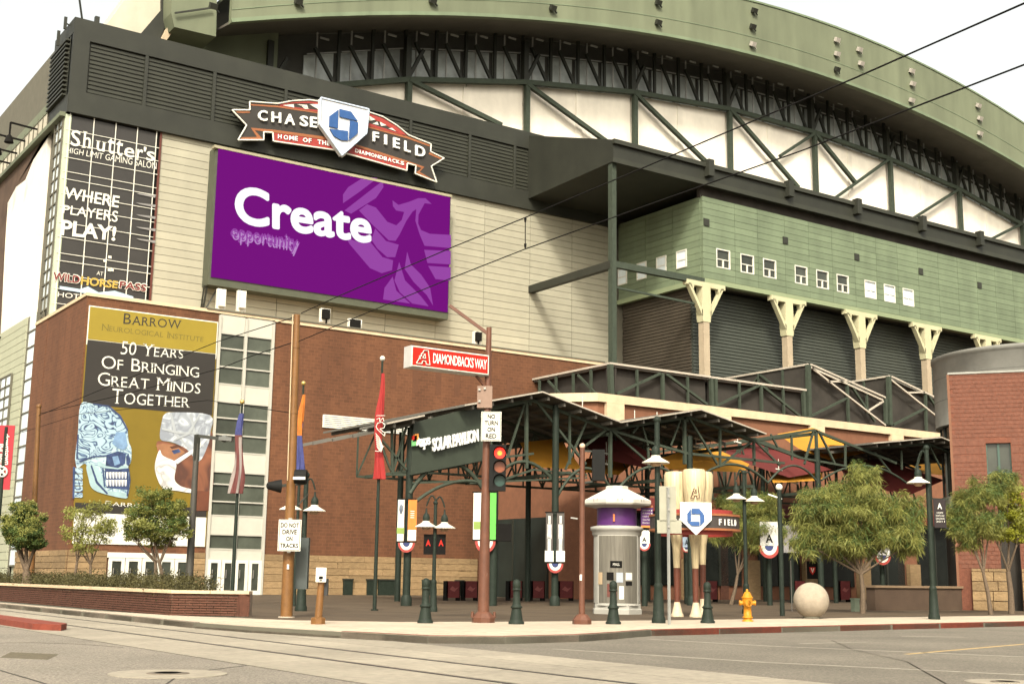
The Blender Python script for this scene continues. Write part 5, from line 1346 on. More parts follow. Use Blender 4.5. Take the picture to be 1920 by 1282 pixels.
logoA(D,(A.x+W_*.145,yp2-.03,(zt_s+zb_s)/2),(1,0,0),W_*.17,H_*.66,white,.014,(0,-1,0))
MB().bar((xr-.3,yp2+.2,zb_s),(p.x,p.y,zb_s-.35),.06).bar((xr,yp2+.2,zt_s-.1),(p.x,p.y,zt_s-.1),.06).build('sign_bracket',brown,D)

# DO NOT DRIVE pole (tall tan catenary pole)
p,z=pole_px(537,1157,590); T=thing('catenary_pole','thick rusty tan tapered pole holding up the tram wires','pole',p)
topc=at_post(p,557,590); MB().tube(p,topc,.175,.095,20).build('pole',tan,T)
MB().lathe(p,[(.24,0),(.24,.03)],20).build('base_plate',conc,T)
for py in (652,778,1000): 
    t=(1157-py)/(1157-590); c=p.lerp(topc,t); MB().tube(c+Vector((0,0,-.05)),c+Vector((0,0,.05)),.175-.08*t+.015,None,16).build('pole_band',tan,T)
MB().path([at_post(p,549,590,.1)]+[at_post(p,549-(py-590)*.032,py,.2) for py in (700,800,900)],.018,5).build('conduit',M('pale_conduit',(.5,.36,.22),.5),T)
MB().obox(at_post(p,540,1062,.19),CAMR*.03,NF*.01,(0,0,.07)).build('pole_sticker',white,T)
MB().bar(at_post(p,522,911),at_post(p,575,905),.08).bar(at_post(p,560,945),at_post(p,578,925),.04).bar(at_post(p,545,1000),at_post(p,570,1003),.04).build('signal_bracket',dark,T)
hd=at_post(p,527,911,.3); MB().tube(hd,hd-CAMR*.30+NF*.1,.20,.12,14).ball(hd-CAMR*.30+NF*.1,.12,8).build('side_signal',blk,T)
hd=at_post(p,556,893,.35); MB().tube(hd-CAMR*.05,hd+CAMR*.30,.21,.21,16).build('side_signal',blk,T)
MB().obox(at_post(p,561,896,.55),CAMR*.18,NF*.02,(0,0,.04)).build('signal_tag',white,T)
hd=at_post(p,561,1055,0)+NF*-.6; facing(T,hd,.36,1.5,.3,M('grey_green_cabinet',(.06,.07,.065),.5),'control_cabinet')
s=thing('track_sign','white DO NOT DRIVE ON TRACKS sign on the tan pole','sign',at_post(p,543,1003,.4))
sc_=at_post(p,543,1003,.42); facing(s,sc_,.66,.90,.02,white)
outline([sc_+NF*.012+CAMR*a+Vector((0,0,b)) for a,b in ((-.30,-.42),(.30,-.42),(.30,.42),(-.30,.42))],.008).build('sign_border',blackm,s)
for i,t in enumerate(('DO NOT','DRIVE','ON','TRACKS')): ftext(s,t,sc_+Vector((0,0,.29-.195*i)),{6:.53,5:.42,2:.19}[len(t)],.13,blackm,.022,.022)
facing(s,at_post(p,543,1003,.36),.1,1.0,.03,alum,'sign_bracket')

# push button post
p=pz(596,1170); T=thing('push_button_post','short tan post with a white pedestrian push button plate','post',p)
zt_=zat(p.x,p.y,1085); MB().tube(p,(p.x+.05,p.y,zt_),.10,.085,12).lathe(p,[(.19,0),(.19,.16),(.12,.18)],8,False).build('post',tan,T)
c=at_post(p,602,1077,.12); facing(T,c,.26,.36,.02,white,'button_plate'); facing(T,c+Vector((0,0,-.07))+NF*.02,.10,.07,.01,blackm,'push_button'); facing(T,c+Vector((0,0,-.14))+NF*.02,.07,.02,.01,blackm,'arrow_print')
facing(T,at_post(p,610,1100,-.1),.14,.42,.16,M('black_button_box',(.03,.03,.03),.5),'button_box')

# bollards
bol_px=((797,1168,'between the push button post and the signal pole'),(968,1170,'just right of the brown signal pole'),(1150,1170,'in front of the kiosk door'),(1327,1168,'in front of the giant bats'))
first=None
for px,py,lab in bol_px:
    p=pz(px,py)
    if not first:
        T=thing('bollard','','bollard',p,'cast iron bollards along the kerb'); first=T
        MB().lathe(p,[(.21,0),(.21,.07),(.18,.09),(.17,.14),(.135,.34),(.125,.42)],20).build('base',pole_green,T)
        MB().lathe(p+Vector((0,0,.42)),[(.125,0),(.155,.01),(.155,.05),(.12,.07),(.105,.12),(.088,.46)],20).build('shaft',pole_green,T)
        MB().lathe(p+Vector((0,0,.88)),[(.088,0),(.118,.01),(.118,.05),(.09,.06),(.108,.08),(.108,.20),(.09,.25),(.055,.285),(.01,.30)],20).build('cap',pole_green,T)
    else:
        T=copy_tree(first); T.location=p
    T['label']='dark green cast bollard '+lab
# hydrant
p=pz(1402,1165); T=thing('fire_hydrant','yellow fire hydrant on the sidewalk by the red kerb','fire hydrant',p)
MB().lathe(p,[(.17,0),(.17,.05),(.13,.06),(.125,.10),(.155,.11),(.155,.15),(.12,.16),(.115,.48),(.15,.50),(.15,.54),(.155,.56),(.165,.62),(.155,.68),(.16,.69),(.175,.71),(.175,.74),(.14,.75),(.12,.82),(.07,.89),(.035,.90),(.04,.96),(.02,.97)],20).build('barrel',yellowh,T)
c=p+Vector((0,0,.56)); 
for d_,r_h,l_ in ((CAMR,.065,.25),(-CAMR,.065,.25),(NF,.085,.24)): MB().tube(c,c+d_*l_,r_h,None,12).tube(c+d_*(l_-.05),c+d_*l_,r_h*1.25,None,8).build('outlet_cap',yellowh,T)
# concrete ball
p=pz(1522,1159); T=MB().ball(p+Vector((0,0,.60)),.595,20).build('ball_body',ballm)
# shift object origin to base
BLT=thing('concrete_ball','large pale concrete ball resting on the sidewalk','ball',p); T.parent=BLT; T.location=-p
MB().lathe(p+Vector((0,0,.59)),[(.597,-.004),(.599,0),(.597,.004)],40).build('cast_seam',M('seam_stain',(.35,.27,.20),.9),BLT)
MB().lathe(p,[(.28,0),(.30,.05),(.26,.09)],24).build('ball_foot',joint,BLT)
# small sign stand behind the ball
p=pz(1516,1148)+Vector((1.5,2.0,0)); T=thing('pennant_stand','small black stand with a red and white shield behind the concrete ball','sign',p)
MB().bar(p+CAMR*-.22,p+CAMR*-.22+Vector((0,0,2.1)),.03).build('stand_post',alum,T); c=at_post(p,1523,1068); facing(T,c,.45,.75,.03,blackm,'sign_plate')
b=MB().prism([c+NF*.03+CAMR*a+Vector((0,0,e)) for a,e in ((-.13,.12),(.13,.12),(.11,-.06),(0,-.2),(-.11,-.06))],NF*.01); b.build('shield_print',redp,T)
b=MB().prism([c+NF*.045+CAMR*a+Vector((0,0,e)) for a,e in ((-.08,.08),(-.03,.08),(0,-.05),(.03,.08),(.08,.08),(0,-.13))],NF*.005); b.build('letter_v_print',white,T)
# small utility marker
p=pz(1604,1146); T=thing('utility_marker','short grey green utility marker left of the willow trunk','marker',p); MB().box((p.x-.16,p.y-.1,0),(p.x+.16,p.y+.1,.52)).box((p.x-.18,p.y-.12,.50),(p.x+.18,p.y+.12,.56)).build('marker_body',M('grey_green_marker',(.20,.24,.17),.6),T)

# ---- kiosk
p=pz(1157,1150); s=scale_at(p.x,p.y); T=thing('kiosk','silver cylindrical information kiosk with a white octagonal roof and purple band','kiosk',p)
Z_=lambda py:zat(p.x,p.y,py)
rr=lambda wpx:wpx/2/s
MB().lathe(p,[(rr(94),0),(rr(94),.16),(rr(90),.20),(rr(90),.34),(rr(84),.38)],8,False,rot=math.radians(22.5)+YAW).build('plinth',silverp,T)
MB().lathe(p,[(rr(86),Z_(1006)),(rr(92),Z_(1002)),(rr(92),Z_(996)),(rr(98),Z_(994)),(rr(98),Z_(988)),(rr(80),Z_(986))],32).build('cornice',silverp,T)
MB().lathe(p,[(rr(74),Z_(988)),(rr(74),Z_(950))],32).build('purple_band',purple,T)
MB().lathe(p,[(rr(78),Z_(953)),(rr(128),Z_(948)),(rr(132),Z_(945)),(rr(132),Z_(939)),(rr(44),Z_(917)),(rr(44),Z_(912)),(rr(36),Z_(911))],8,False,rot=math.radians(22.5)+YAW).build('roof',M('kiosk_roof_paint',(.52,.49,.42),.5,.06,2),T)
b=MB()
for k in range(48):
    a=2*math.pi*k/48; 
    r_=rr(120)*math.cos(math.pi/8)/math.cos(((a-YAW)%(math.pi/4))-math.pi/8)
    q=p+Vector((r_*math.cos(a),r_*math.sin(a),Z_(937.5)-.05)); b.obox(q,Vector((math.cos(a),math.sin(a),0))*.06,Vector((-math.sin(a),math.cos(a),0))*.02,(0,0,.05))
b.build('roof_dentils',silverp,T)
rb=rr(86)
fa0=math.atan2(-_s,-_c)
def arc(name,px,wd,z0,z1,m,r,th=.03):
    """curved plate on the round kiosk body, centred on the sight line px"""
    dx=(px-1157)/s; a0=fa0+math.asin(max(-.95,min(.95,dx/rb))); h=wd/2/rb; b=MB(); N=14
    for k in range(N):
        A=[a0-h+2*h*k/N,a0-h+2*h*(k+1)/N]
        P=[p+Vector((r*math.cos(t),r*math.sin(t),0)) for t in A]
        b.prism([P[0]+Vector((0,0,z0)),P[1]+Vector((0,0,z0)),P[1]+Vector((0,0,z1)),P[0]+Vector((0,0,z1))],(p-P[0]).normalized()*th)
    return b.build(name,m,T)
MB().lathe(p,[(rb,.38),(rb,Z_(1003))],40).build('body_shell',silverp,T)
arc('door_frame',1156,1.62,Z_(1134),Z_(1001),M('pale_silver_frame',(.42,.40,.35),.45,.06,2),rb+.035)
arc('door_panel',1156,1.46,Z_(1129),Z_(1005),M('streaked_steel_door',(.17,.155,.125),.45,.28,2.2,metal=.35,stretch=(5,5,.25)),rb+.05)
for px,py,wd,ht,m_ in ((1152,1058,.40,.24,blackm),(1126,1084,.18,.42,M('tan_leaflet',(.38,.28,.17),.7)),(1142,1080,.24,.28,blackm),(1158,1082,.22,.34,M('pale_blue_leaflet',(.33,.36,.40),.7)),(1174,1080,.24,.26,white),(1174,1093,.24,.14,blackm),(1145,1106,.34,.46,M('maroon_leaflet',(.12,.04,.03),.7)),(1161,1110,.16,.46,white)):
    z=Z_(py); arc('leaflet',px,wd,z-ht/2,z+ht/2,m_,rb+.062,.008)
ftext(T,'MALL',p+NF*(rb+.075)+CAMR*(-5/s)+Vector((0,0,Z_(1058))),.24,.09,white,.0)
ib=at_post(p,1151,970,rr(76)); ftext(T,'i',ib,.07,.26,M('orange_info_letter',(.6,.16,.04),.5),.02,.04,th=.02)
# purple direction board
T2=thing('direction_board','purple direction board with orange edges hung between kiosk and lamp post','sign',at_post(p,1214,968))
c=at_post(p,1213,968,.3); facing(T2,c,.44,.66,.04,purple,'board'); facing(T2,c+Vector((0,0,.36)),.44,.08,.045,orangep,'board_edge'); facing(T2,c+Vector((0,0,-.36)),.44,.08,.045,M('bright_orange_edge',(.62,.22,.04),.5),'board_edge')
for k,t in enumerate(('Jefferson','US Airways','CityScape','Chase Field','Downtown')): ftext(T2,t,c+Vector((-.02,.01,.22-.11*k)),.28,.055,white,.03)
for k in range(5): facing(T2,c+CAMR*.17+Vector((0,0,.22-.11*k))+NF*.03,.04,.04,.005,white,'arrow_print')
MB().bar(c+CAMR*.2,c+CAMR*.55,.04).build('board_arm',alum,T2)

# ---- giant bats
p=pz(1303,1156); s=scale_at(p.x,p.y); BT=thing('baseball_bats_sculpture','three giant upside down wooden bats carrying a round Chase Field sign','sculpture',p)
def bat(cx,ty,by,dy):
    d=dy; base=at_post(p,cx,1156,0)+Vector((_c,_s,0))*d; base.z=0
    zf=lambda py:zat(base.x,base.y,py)
    R=lambda px:px/2/s
    P=[(R(24),0),(R(24),.05),(R(19),.14),(R(13),.38),(R(11),zf(by-28))]
    MB().lathe(base,P,18).build('bat_knob',M('pale_bat_knob',(.50,.41,.28),.6,.15,8),BT)
    MB().lathe(base,[(R(10.5),zf(by-28)),(R(12),zf(by-92))],16).build('bat_handle',woodd,BT)
    MB().lathe(base,[(R(12),zf(by-92)),(R(15),zf(by-128)),(R(22),zf(1005)),(R(34),zf(950)),(R(44),zf(ty+30)),(R(44),zf(ty+6)),(R(38),zf(ty+1)),(R(5),zf(ty-1))],24).build('bat_barrel',woodl,BT)
bat(1271,884,1156,.15); bat(1303,879,1157,-.25); bat(1325,884,1150,.75)
c=at_post(p,1302,981,0)
rad=1.52
b=MB();b2=MB();b3=MB();b4=MB()
for k in range(40):
    a0=2*math.pi*k/40;a1=2*math.pi*(k+1)/40
    P0=c+Vector((rad*math.cos(a0),rad*math.sin(a0),0));P1=c+Vector((rad*math.cos(a1),rad*math.sin(a1),0))
    b.prism([P0+Vector((0,0,-.22)),P1+Vector((0,0,-.22)),P1+Vector((0,0,.22)),P0+Vector((0,0,.22))],(c-P0)*.02)
    for z_,bb in ((.24,b2),(-.24,b2)): bb.bar(P0+Vector((0,0,z_)),P1+Vector((0,0,z_)),.07)
    q0=c+(P0-c)*.85;q1=c+(P1-c)*.85
    b3.prism([q0+Vector((0,0,.22)),q1+Vector((0,0,.22)),q1+Vector((0,0,.42)),q0+Vector((0,0,.42))],(c-P0)*.02); b4.prism([q0+Vector((0,0,-.22)),q1+Vector((0,0,-.22)),q1+Vector((0,0,-.42)),q0+Vector((0,0,-.42))],(c-P0)*.02)
b.build('ring_band',M('ring_charcoal',(.05,.04,.035),.5),BT); b2.build('ring_edge',orangep,BT); b3.build('ring_trim',redd,BT); b4.build('ring_trim',redd,BT)
fa_=math.atan2(-_s,-_c)
def ringtxt(ch,ang):
    n=Vector((math.cos(ang),math.sin(ang),0)); R=Vector((-n.y,n.x,0)); text(ch,frame_fn(c+n*(rad+.02),R,(0,0,1),.035 if ch=='I' else .105,.20),whiteb,BT,.02,.02,nrm=tuple(n))
for i,ch in enumerate('FIELD'): ringtxt(ch,fa_+math.radians(25+i*7.0))
for i,ch in enumerate('CHASE'): ringtxt(ch,fa_-math.radians(25+(4-i)*7.0))
hp=at_post(p,1305,972,rad+.12); u_=1/s
pl=[(-28,-29),(28,-29),(28,2),(0,29),(-28,2)]
MB().prism([hp+CAMR*x*u_+Vector((0,0,-y*u_)) for x,y in pl],NF*-.10).build('home_plate',whiteb,BT)
for l in ([(-8,-16),(6,-16),(14,-6),(-8,-6)],[(7,-7),(15,-5),(15,7),(7,15)],[(-16,7),(6,7),(6,15),(-8,15)],[(-16,-7),(-9,-15),(-9,6),(-16,6)]):
    MB().prism([hp+NF*.02+CAMR*x*u_+Vector((0,0,-(y-2)*u_)) for x,y in l],NF*.02).build('octagon_segment',blue,BT)
logoA(BT,at_post(p,1303,922,.62),CAMR,.30,.42,M('burnt_emblem',(.10,.04,.025),.6),.012)

# ---- flags
def flag_pole(bx,by,ty,lab,pos=None,r=.075,ballm_=M('gilded_ball',(.55,.38,.12),.3,metal=.6),lean=True,m_=pole_green,name='flagpole'):
    p=pos or pz(bx,by); top_=None; z=zat(p.x,p.y,ty); s=scale_at(p.x,p.y)
    T=thing(name,lab,'flagpole',p); MB().tube(p,(p.x,p.y,z),r,r*.55,12).lathe(p,[(r*1.8,0),(r*1.8,.05)],12).build('pole',m_,T)
    MB().ball((p.x,p.y,z+.08),.10,8).build('finial',ballm_,T); return T,p,z
def limp_flag(p,z0,z1,w0,w1,sw,mats,lab,seed=0):
    """furled cloth hanging along the pole: tapered pleated tube split in colour bands"""
    F_=thing('flag',lab,'flag',(p.x,p.y,z1)); N=40;Mn=18
    def pt_(i,j):
        t=i/N; z=z0+(z1-z0)*t; a=2*math.pi*j/Mn; wd=(w0+(w1-w0)*t**.8)*(1-.15*math.sin(t*9+seed)); pl_=1+.28*math.sin(a*4+t*6+seed)
        cx=sw*t+.05*math.sin(t*7+seed)
        return Vector((p.x,p.y,z))+CAMR*(cx+wd*.5*math.cos(a)*pl_)+NF*(wd*.28*math.sin(a)*pl_+.05)
    groups={}
    for i in range(N):
        for j in range(Mn):
            m_=mats((i+.5)/N,(j+.5)/Mn); groups.setdefault((m_.name,int((j+.5)/Mn*10) if 'white' in m_.name else (1 if (j+.5)/Mn>.25 else 0) if 'maroon' in m_.name else 0),(m_,MB()))[1].add([pt_(i,j),pt_(i,j+1),pt_(i+1,j+1),pt_(i+1,j)],[(0,1,2,3)],True)
    for k,(m_,b) in groups.items(): b.build('flag_cloth',m_,F_)
    return F_
fr_=M('red_flag_cloth',(.26,.014,.012),.7,.12,2); fn=M('navy_flag_cloth',(.035,.04,.14),.7,.2,3); fo=M('orange_flag_cloth',(.42,.12,.012),.7,.2,3); fw_=M('white_flag_cloth',(.24,.20,.18),.7,.1,3); fm=M('maroon_flag_cloth',(.11,.03,.026),.7,.2,3)
T,p,z=flag_pole(702,1144,676,'tall dark green flagpole with a white ball, left of the pavilion',ballm_=white)
LF=limp_flag(p,zat(p.x,p.y,700),zat(p.x,p.y,898),.10,.38,-.02,lambda t,a:fr_,'limp bright red flag with a white snake emblem, left of the pavilion',1)
b=MB(); 
def lp(px,py): return at_post(p,px,py,.34)
b.path([lp(706,779),(lp(722,779))],.012,4).path([lp(706,786),lp(712,783),lp(712,790),lp(718,783),lp(720,790)],.014,4)
b.path([lp(705,800),lp(708,793),lp(716,791),lp(722,796),lp(720,802),lp(712,804),lp(722,812),lp(721,817),lp(708,805),lp(705,800)],.016,4)
for k in range(7): b.path([lp(704+k*.4,812+k*4),lp(711,820+k*4),lp(718-k*.5,838+k*1.5)],.014,4)
b.path([lp(703,845),lp(710,846),lp(720,836)],.014,4); b.build('snake_emblem',white,LF)
T,p,z=flag_pole(551,1136,722,'dark flagpole with a gold ball right beside the tan catenary pole')
T.location=T.location
z0_=zat(p.x,p.y,740);z1_=zat(p.x,p.y,895)
limp_flag(p,z0_,z1_,.10,.42,-.1,lambda t,a:(fo if (t<.32 or (t<.5 and a<.4)) else (fm if t<.36 else fn)),'limp orange and navy flag hanging beside the tan catenary pole',2)
T,p,z=flag_pole(436,1101,757,'dark flagpole with a gold ball in front of the white window strip',pos=bed(437,48,0),r=.085)
limp_flag(p,zat(p.x,p.y,775),zat(p.x,p.y,925),.14,.46,-.05,lambda t,a:(fn if (t<.28) else (fw_ if int(a*10)%3==1 and t>.3 else fm)),'limp dark flag of navy, maroon and white in front of the white window strip',3)
# lamp pole top visible right of the flag: dark street light with arm
p=bed(355,50,0); T=thing('street_light','tall dark square armed street light in front of the poster','street lamp',p)
tp=at_post(p,370,817); MB().tube(p,tp,.17,.10,12).build('pole',M('dark_brown_grey_pole',(.060,.055,.045),.5),T)
ar=at_post(p,412,822); MB().bar(tp,ar,.13).bar(tp+Vector((0,0,.05)),tp+Vector((0,0,-1)),.2).build('arm',dark,T); ar2=at_post(p,436,824)
MB().bar(ar,ar2,.42,.16).ball(at_post(p,421,822),.16,6).build('luminaire',M('grey_luminaire',(.12,.12,.11),.5),T)
# thin tan pole at far left
p=bed(60,62,0); T=thing('utility_pole','slim tan pole against the left brick face','pole',p); tp=at_post(p,73,762); MB().tube(p,tp,.15,.10,12).ball(tp,.13,6).build('pole',tan,T)
LPOLE=tp
# downtown banner at the left edge
p=bed(-12,60,0); T=thing('street_banner','red vertical banner lettered downtown PHOENIX at the left edge','banner',p)
MB().tube(p,(p.x,p.y,zat(p.x,p.y,800)),.1,.08,10).build('pole',pole_green,T)
c=at_post(p,3,857); facing(T,c,.98,2.9,.03,M('red_banner_cloth',(.33,.02,.03),.6),'banner_cloth')
text('downtown',lambda u,v:at_post(p,9+9*v,813+58*u,.05),white,T,0,.02); text('PHOENIX',lambda u,v:at_post(p,-4+11*v,832+44*u,.05),white,T,0,.02)
outline([at_post(p,4+9*math.cos(a),884+9*math.sin(a),.05) for a in [k*math.pi/8 for k in range(16)]],.05).build('sun_emblem',white,T); MB().bar(at_post(p,-1,879,.05),at_post(p,9,889,.05),.07).bar(at_post(p,9,879,.05),at_post(p,-1,889,.05),.07).build('sun_emblem',white,T)

# ---- banners on pavilion columns
def swag(T,p,px,py,wd):
    c=at_post(p,px,py,.35); 
    for rr_,m_ in ((wd/2,redd),(wd/2*.74,white),(wd/2*.42,M('navy_bunting',(.03,.04,.12),.7))):
        P=[c+CAMR*rr_*math.cos(a)+Vector((0,0,rr_*1.15*math.sin(a))) for a in [math.pi+math.pi*k/12 for k in range(13)]]
        MB().prism(P,NF*.02*(1.5-rr_)).build('bunting',m_,T)
cp=Vector((27.4,47.6,0))
def cbanner(xc,l,r,ty,by,m1,m2,label,col,mark=None):
    p=Vector((col[0],col[1],0)); T=thing('column_banner',label,'banner',at_post(p,xc,by,.3)); s=scale_at(p.x,p.y)
    a=at_post(p,(l+xc)/2-2,(ty+by)/2,.3); facing(T,a,(xc-l-3)/s,(by-ty)/s,.02,m1,'banner_cloth')
    a2=at_post(p,(r+xc)/2+3,(ty+by)/2,.3); facing(T,a2,(r-xc-2)/s,(by-ty)/s,.02,m2,'banner_cloth')
    MB().bar(at_post(p,l-2,ty-2,.3),at_post(p,r+2,ty-2,.3),.05).build('banner_bar',blackm,T); MB().bar(at_post(p,l-2,by+2,.3),at_post(p,r+2,by+2,.3),.05).build('banner_bar',blackm,T)
    swag(T,p,xc+1,by+4,(r-l-2)/s); return T,a,a2,s
T,a,a2,s=cbanner(761,746,779,937,1013,white,M('orange_banner_cloth',(.60,.17,.025),.6),'white and orange banner pair with bunting on the left pavilion column',cp)
hH=76/s
facing(T,a+Vector((0,0,-.25*hH))+NF*.02,.32,.14*hH,.005,M('leaf_green_print',(.20,.28,.06),.6),'grass_print'); MB().lathe(a+Vector((0,0,.28*hH))+NF*.02,[(.03,-.22),(.08,-.05),(.07,.12),(.02,.18)],10).build('figure_print',M('grey_blue_print',(.12,.14,.18),.6),T)
for k in range(4): facing(T,a2+Vector((0,0,.22*hH-.09*k))+NF*.02,.17,.03,.005,white,'text_print')
facing(T,a2+Vector((0,0,-.36*hH))+NF*.02,.36,.26*hH,.005,white,'banner_foot')
pc_=Vector((31.6,47.3,0)); T0=thing('pavilion_post','dark green pavilion post hidden behind the brown signal pole','post',pc_); MB().tube(pc_,pc_+Vector((0,0,7)),.2,.2,10).build('post',pole_green,T0)
T,a,a2,s=cbanner(909,888,928,924,1010,white,M('bright_green_banner_cloth',(.10,.42,.06),.6),'white and green banner pair behind the brown signal pole',(31.6,47.3))
facing(T,a+Vector((0,0,-.20*86/s))+NF*.02,.38,.16*86/s,.005,M('leaf_green_print',(.20,.28,.06),.6),'grass_print')
T,a,a2,s=cbanner(1040,1024,1056,962,1052,M('dark_player_print_back',(.07,.06,.05),.6),M('dark_player_print_back',(.07,.06,.05),.6),'dark banner pair printed with pale ball players on the second pavilion column',(35.02,47.3))
for q,sg_ in ((a,-1),(a2,1)):
    hH=90/s
    for dz,wd,ht in ((.36*hH,.12,.16*hH),(.12*hH,.20,.30*hH),(-.14*hH,.16,.28*hH)): facing(T,q+Vector((0,0,dz))+NF*.02,wd,ht,.005,M('pale_player_print',(.45,.44,.42),.6,.3,6),'player_print')
    facing(T,q+Vector((0,0,-.38*hH))+NF*.03,.40,.22*hH,.005,white,'banner_foot')
ftext(T,'A',a2+Vector((.05,0,-.38*90/s)),.14,.3,blackm,.04,.04)
for px,l,r,ty,by,col,lab in ((1228,1200,1208,985,1005,None,None),):
    pass
def hung_banner(px,py,wpx,hpx,Yd,label,m_,swg=True):
    d=ray(px,py); c=Vector((d[0]*Yd/d[1],Yd,EYE+d[2]*Yd/d[1])); s=scale_at(c.x,c.y); T=thing('hung_banner',label,'banner',c)
    post=Vector((c.x+.25,c.y+.3,0)); MB().tube(post,(post.x,post.y,c.z+hpx/s*.6),.14,None,8).build('post',pole_green,T)
    facing(T,c,wpx/s,hpx/s,.03,m_,'banner_cloth'); ftext(T,'A',c+Vector((0,0,-hpx/s*.2)),wpx/s*.4,hpx/s*.35,blackm,.03,.03)
    if swg: swag(T,c,px,py+hpx/2+1,wpx/s*1.15)
hung_banner(1208,1006,20,24,46,'small white letter banner with bunting just right of the kiosk',white)
hung_banner(1442,1000,34,44,47,'white and orange banner with bunting left of the plain green post',M('pale_picture_print',(.50,.48,.44),.6,.3,6))
hung_banner(1484,1010,30,50,52,'grey printed banner behind the plain green post',M('grey_picture_print',(.30,.28,.27),.6,.4,8),False)
hung_banner(1566,1020,10,14,52,'tiny banner half hidden under the willowy tree',M('grey_picture_print',(.30,.28,.27),.6,.4,8),False)
hung_banner(1655,1030,26,20,50,'small banner with bunting under the willowy tree crown',M('pale_picture_print',(.50,.48,.44),.6,.3,6))
hung_banner(1287,1010,14,30,50,'blue and white banner seen between two giant bats',M('pale_blue_picture_print',(.32,.40,.50),.6,.3,6))

# ---- back of the plaza: boxes, bench line, red boards, speaker
def red_board(px,py,wpx,hpx,Yd,label,grp):
    d=ray(px,py); c=Vector((d[0]*Yd/d[1],Yd,EYE+d[2]*Yd/d[1])); s=scale_at(c.x,c.y); T=thing('red_board',label,'board',Vector((c.x,c.y,0)),grp)
    W=wpx/s/CAMR.x*.8; hz_=max(.9,c.z+hpx/s/2)
    MB().box((c.x-W/2,c.y,.15),(c.x+W/2,c.y+.06,hz_)).build('board_panel',M('deep_red_board',(.095,.014,.014),.6,.2,3),T)
    MB().box((c.x-W/2,c.y,0),(c.x-W/2+.06,c.y+.4,hz_)).box((c.x+W/2-.06,c.y,0),(c.x+W/2,c.y+.4,hz_)).build('board_leg',blackm,T)
    b=MB(); zc_=(hz_+.15)/2
    b.prism([(c.x-W*.32,c.y-.01,zc_),(c.x-W*.1,c.y-.01,zc_+.18),(c.x+W*.1,c.y-.01,zc_+.05),(c.x+W*.34,c.y-.01,zc_+.12),(c.x+W*.05,c.y-.01,zc_-.12)],(0,.005,0)); b.build('scroll_print',M('pink_print',(.20,.06,.055),.6),T)
for i,(px,lab) in enumerate(((851,'left of the pair under the pavilion sign'),(884,'right of the pair under the pavilion sign, near the signal pole'),(968,'behind the second bollard'),(1010,'between the second bollard and the brown thin pole'),(1062,'against the kiosk side of the brown thin pole'),(1335,'behind the hydrant side of the bats'),(1500,'behind the stone ball'),(1585,'behind the willow trunk'))):
    red_board(px,1099,30 if i not in (4,) else 34,20,58 if i<5 else 55,'deep red printed board '+lab,'red printed boards standing at the back of the plaza')
for i,(px,lab) in enumerate(((649,'leftmost of the row'),(693,'second of the row, beside the thin lamp post'),(714,'right beside the red flagpole'),(730,'second from the right'),(797,'behind the first bollard'),(858,'right end of the row'),)):
    d=ray(px,1106); Yd=75; c=Vector((d[0]*Yd/d[1],Yd,0)); T=thing('waste_bin','dark square bin by the sandstone wall, '+lab,'bin',c,'bins at the sandstone wall foot')
    MB().box((c.x-.32,c.y-.3,0),(c.x+.32,c.y+.3,.95)).build('bin_body',pole_green,T); MB().box((c.x-.36,c.y-.34,.95),(c.x+.36,c.y+.34,1.05)).build('bin_lid',dark,T)
c=pY(665,1113,76.5); T=thing('bench','long low dark bench running along the sandstone wall foot','bench',(c.x,76.5,0)); MB().box((c.x-.5,76,.38),(c.x+6.5,76.5,.48)).build('seat',M('dark_red_seat',(.07,.025,.02),.6),T)
for k in range(4): MB().box((c.x+k*2,76.1,0),(c.x+k*2+.1,76.4,.38)).build('leg',dark,T)
p=Vector((31.6,47.3,0)); c=at_post(p,943,998); T=thing('loudspeaker','black loudspeaker box on an arm right of the signal pole','speaker',c); facing(T,c,.75,.75,.5,blackm,'speaker_box'); MB().bar(at_post(p,912,990),at_post(p,932,982),.05).build('speaker_arm',alum,T)
# clipped background poster beside the double lamp
p=pz(580,1140); c=at_post(p,586,1010)

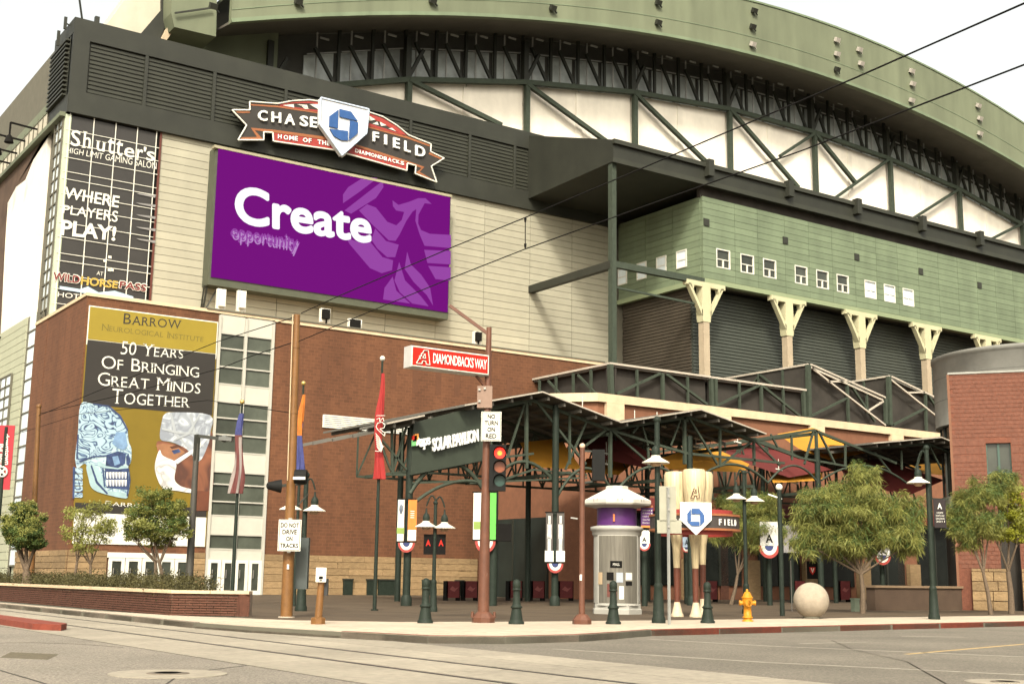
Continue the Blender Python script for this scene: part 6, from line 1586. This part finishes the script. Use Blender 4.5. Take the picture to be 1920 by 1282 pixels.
# ---- people
def person(px,Yd,shirt,label,look=0):
    d=ray(px,1070); b0_=Vector((d[0]*Yd/d[1],Yd,0)); T=thing('person',label,'person',b0_)
    V=[(0,0,.95),(0,0,1.18),(0,0,1.38),(0,0,1.46),(0,0,1.54),(.10,0,.90),(.12,.12,.50),(.12,-.05,.07),(.12,.12,.04),(-.10,0,.90),(-.12,-.12,.50),(-.12,-.28,.09),(-.12,-.12,.05),(.19,0,1.40),(.25,-.05,1.12),(.24,.12,.90),(.24,.16,.80),(-.19,0,1.40),(-.25,.06,1.12),(-.24,-.02,.88),(-.24,0,.79)]
    Ed=[(0,1),(1,2),(2,3),(3,4),(0,5),(5,6),(6,7),(7,8),(0,9),(9,10),(10,11),(11,12),(2,13),(13,14),(14,15),(15,16),(2,17),(17,18),(18,19),(19,20)]
    Rr=[.15,.14,.16,.06,.055,.09,.06,.045,.04,.09,.06,.045,.04,.06,.045,.035,.03,.06,.045,.035,.03]
    me=bpy.data.meshes.new('body'); me.from_pydata(V,Ed,[]); o=bpy.data.objects.new('body',me); COL.objects.link(o)
    md=o.modifiers.new('s','SKIN'); md2=o.modifiers.new('u','SUBSURF'); md2.levels=1; md2.render_levels=1
    for i,r in enumerate(Rr): me.skin_vertices[0].data[i].radius=(r,r*.75)
    me.skin_vertices[0].data[0].use_root=True
    dg=bpy.context.evaluated_depsgraph_get(); nm_=bpy.data.meshes.new_from_object(o.evaluated_get(dg)); bpy.data.objects.remove(o)
    nm_.materials.clear(); 
    for m_ in (skin,shirt,clothd): nm_.materials.append(m_)
    for f in nm_.polygons:
        z=f.center.z; f.material_index=1 if (z>.98 and z<1.47 and not(abs(f.center.x)>.17 and z<1.15)) else (2 if z<.98 and abs(f.center.x)<.2 or z<.12 else 0); f.use_smooth=True
    o=bpy.data.objects.new('body',nm_); COL.objects.link(o); o.parent=T
    hc_=b0_+Vector((0,0,1.64)); MB().lathe(hc_,[(.01,-.13),(.06,-.11),(.075,-.04),(.085,.03),(.07,.09),(.01,.12)],14).ball(hc_+Vector((0,-.09,-.02)),.018,4).build('head',skin,T)
    MB().lathe(hc_+Vector((0,.015,0)),[(.088,-.02),(.092,.04),(.078,.10),(.01,.135)],14).build('hair',hairm,T)
person(170,76,clothw,'walker in a white shirt behind the hedge near the poster'); person(338,76.5,clothb,'walker in a blue shirt by the doors behind the hedge')

# ---- overhead wires
def wire(pts,r,label,name='overhead_wire'):
    T=tag(MB().path(pts,r,5).build(name,M('black_cable',(.010,.009,.008),.95,spec=.1)),label,'wire'); return T
tcp=Vector(topc)
def fw(px,py,dist):
    d=ray(px,py); t=dist/(d[0]*_c+d[1]*_s); return Vector((d[0]*t,d[1]*t,EYE+d[2]*t))
# distances grow from the near right to the poles on the left
dp=tcp.x*_c+tcp.y*_s; dl=LPOLE.x*_c+LPOLE.y*_s
W1=[fw(2050,-52,14),fw(1920,7,15),fw(1600,148,19),fw(1330,262,23.5),fw(1180,326,26),fw(985,408,29.5),fw(845,465,32),fw(640,553,36),fw(565,587,dp-.2)]
wire(W1,.015,'upper tram wire sloping from the top right corner to the tan pole top')
wire([fw(2050,62,14),fw(1920,122,15),fw(1500,284,20.5),fw(1250,372,25),fw(985,467,29.5),fw(845,522,32),fw(720,573,34.5),fw(560,640,dp-.2)],.014,'lower tram wire running below and beside the upper one')
wire([fw(555,640,dp),fw(470,668,dp+6),fw(415,690,dp+9),fw(230,740,dp+16),fw(75,775,dl)],.016,'thin wire from the tan pole across the poster to the slim left pole')
wire([fw(560,592,dp),fw(409,640,dp+10),fw(330,672,dp+14),fw(70,780,dl)],.016,'thin wire from the tan pole top towards the slim left pole')
wire([fw(540,773,dp),fw(390,750,dp+9),fw(300,760,dp+13),fw(150,776,dp+20),fw(-20,830,dl+4)],.012,'faint wire crossing the word TOGETHER on the poster')
H=thing('wire_hanger','short vertical hanger linking the two tram wires','wire hanger',fw(985,467,29.5)); MB().tube(fw(985,408,29.5),fw(985,467,29.5),.012,None,6).build('hanger_rod',blackm,H)
for py in (413,461): MB().tube(fw(985,py-4,29.5),fw(985,py+4,29.5),.035,.02,8).build('hanger_clamp',blackm,H)
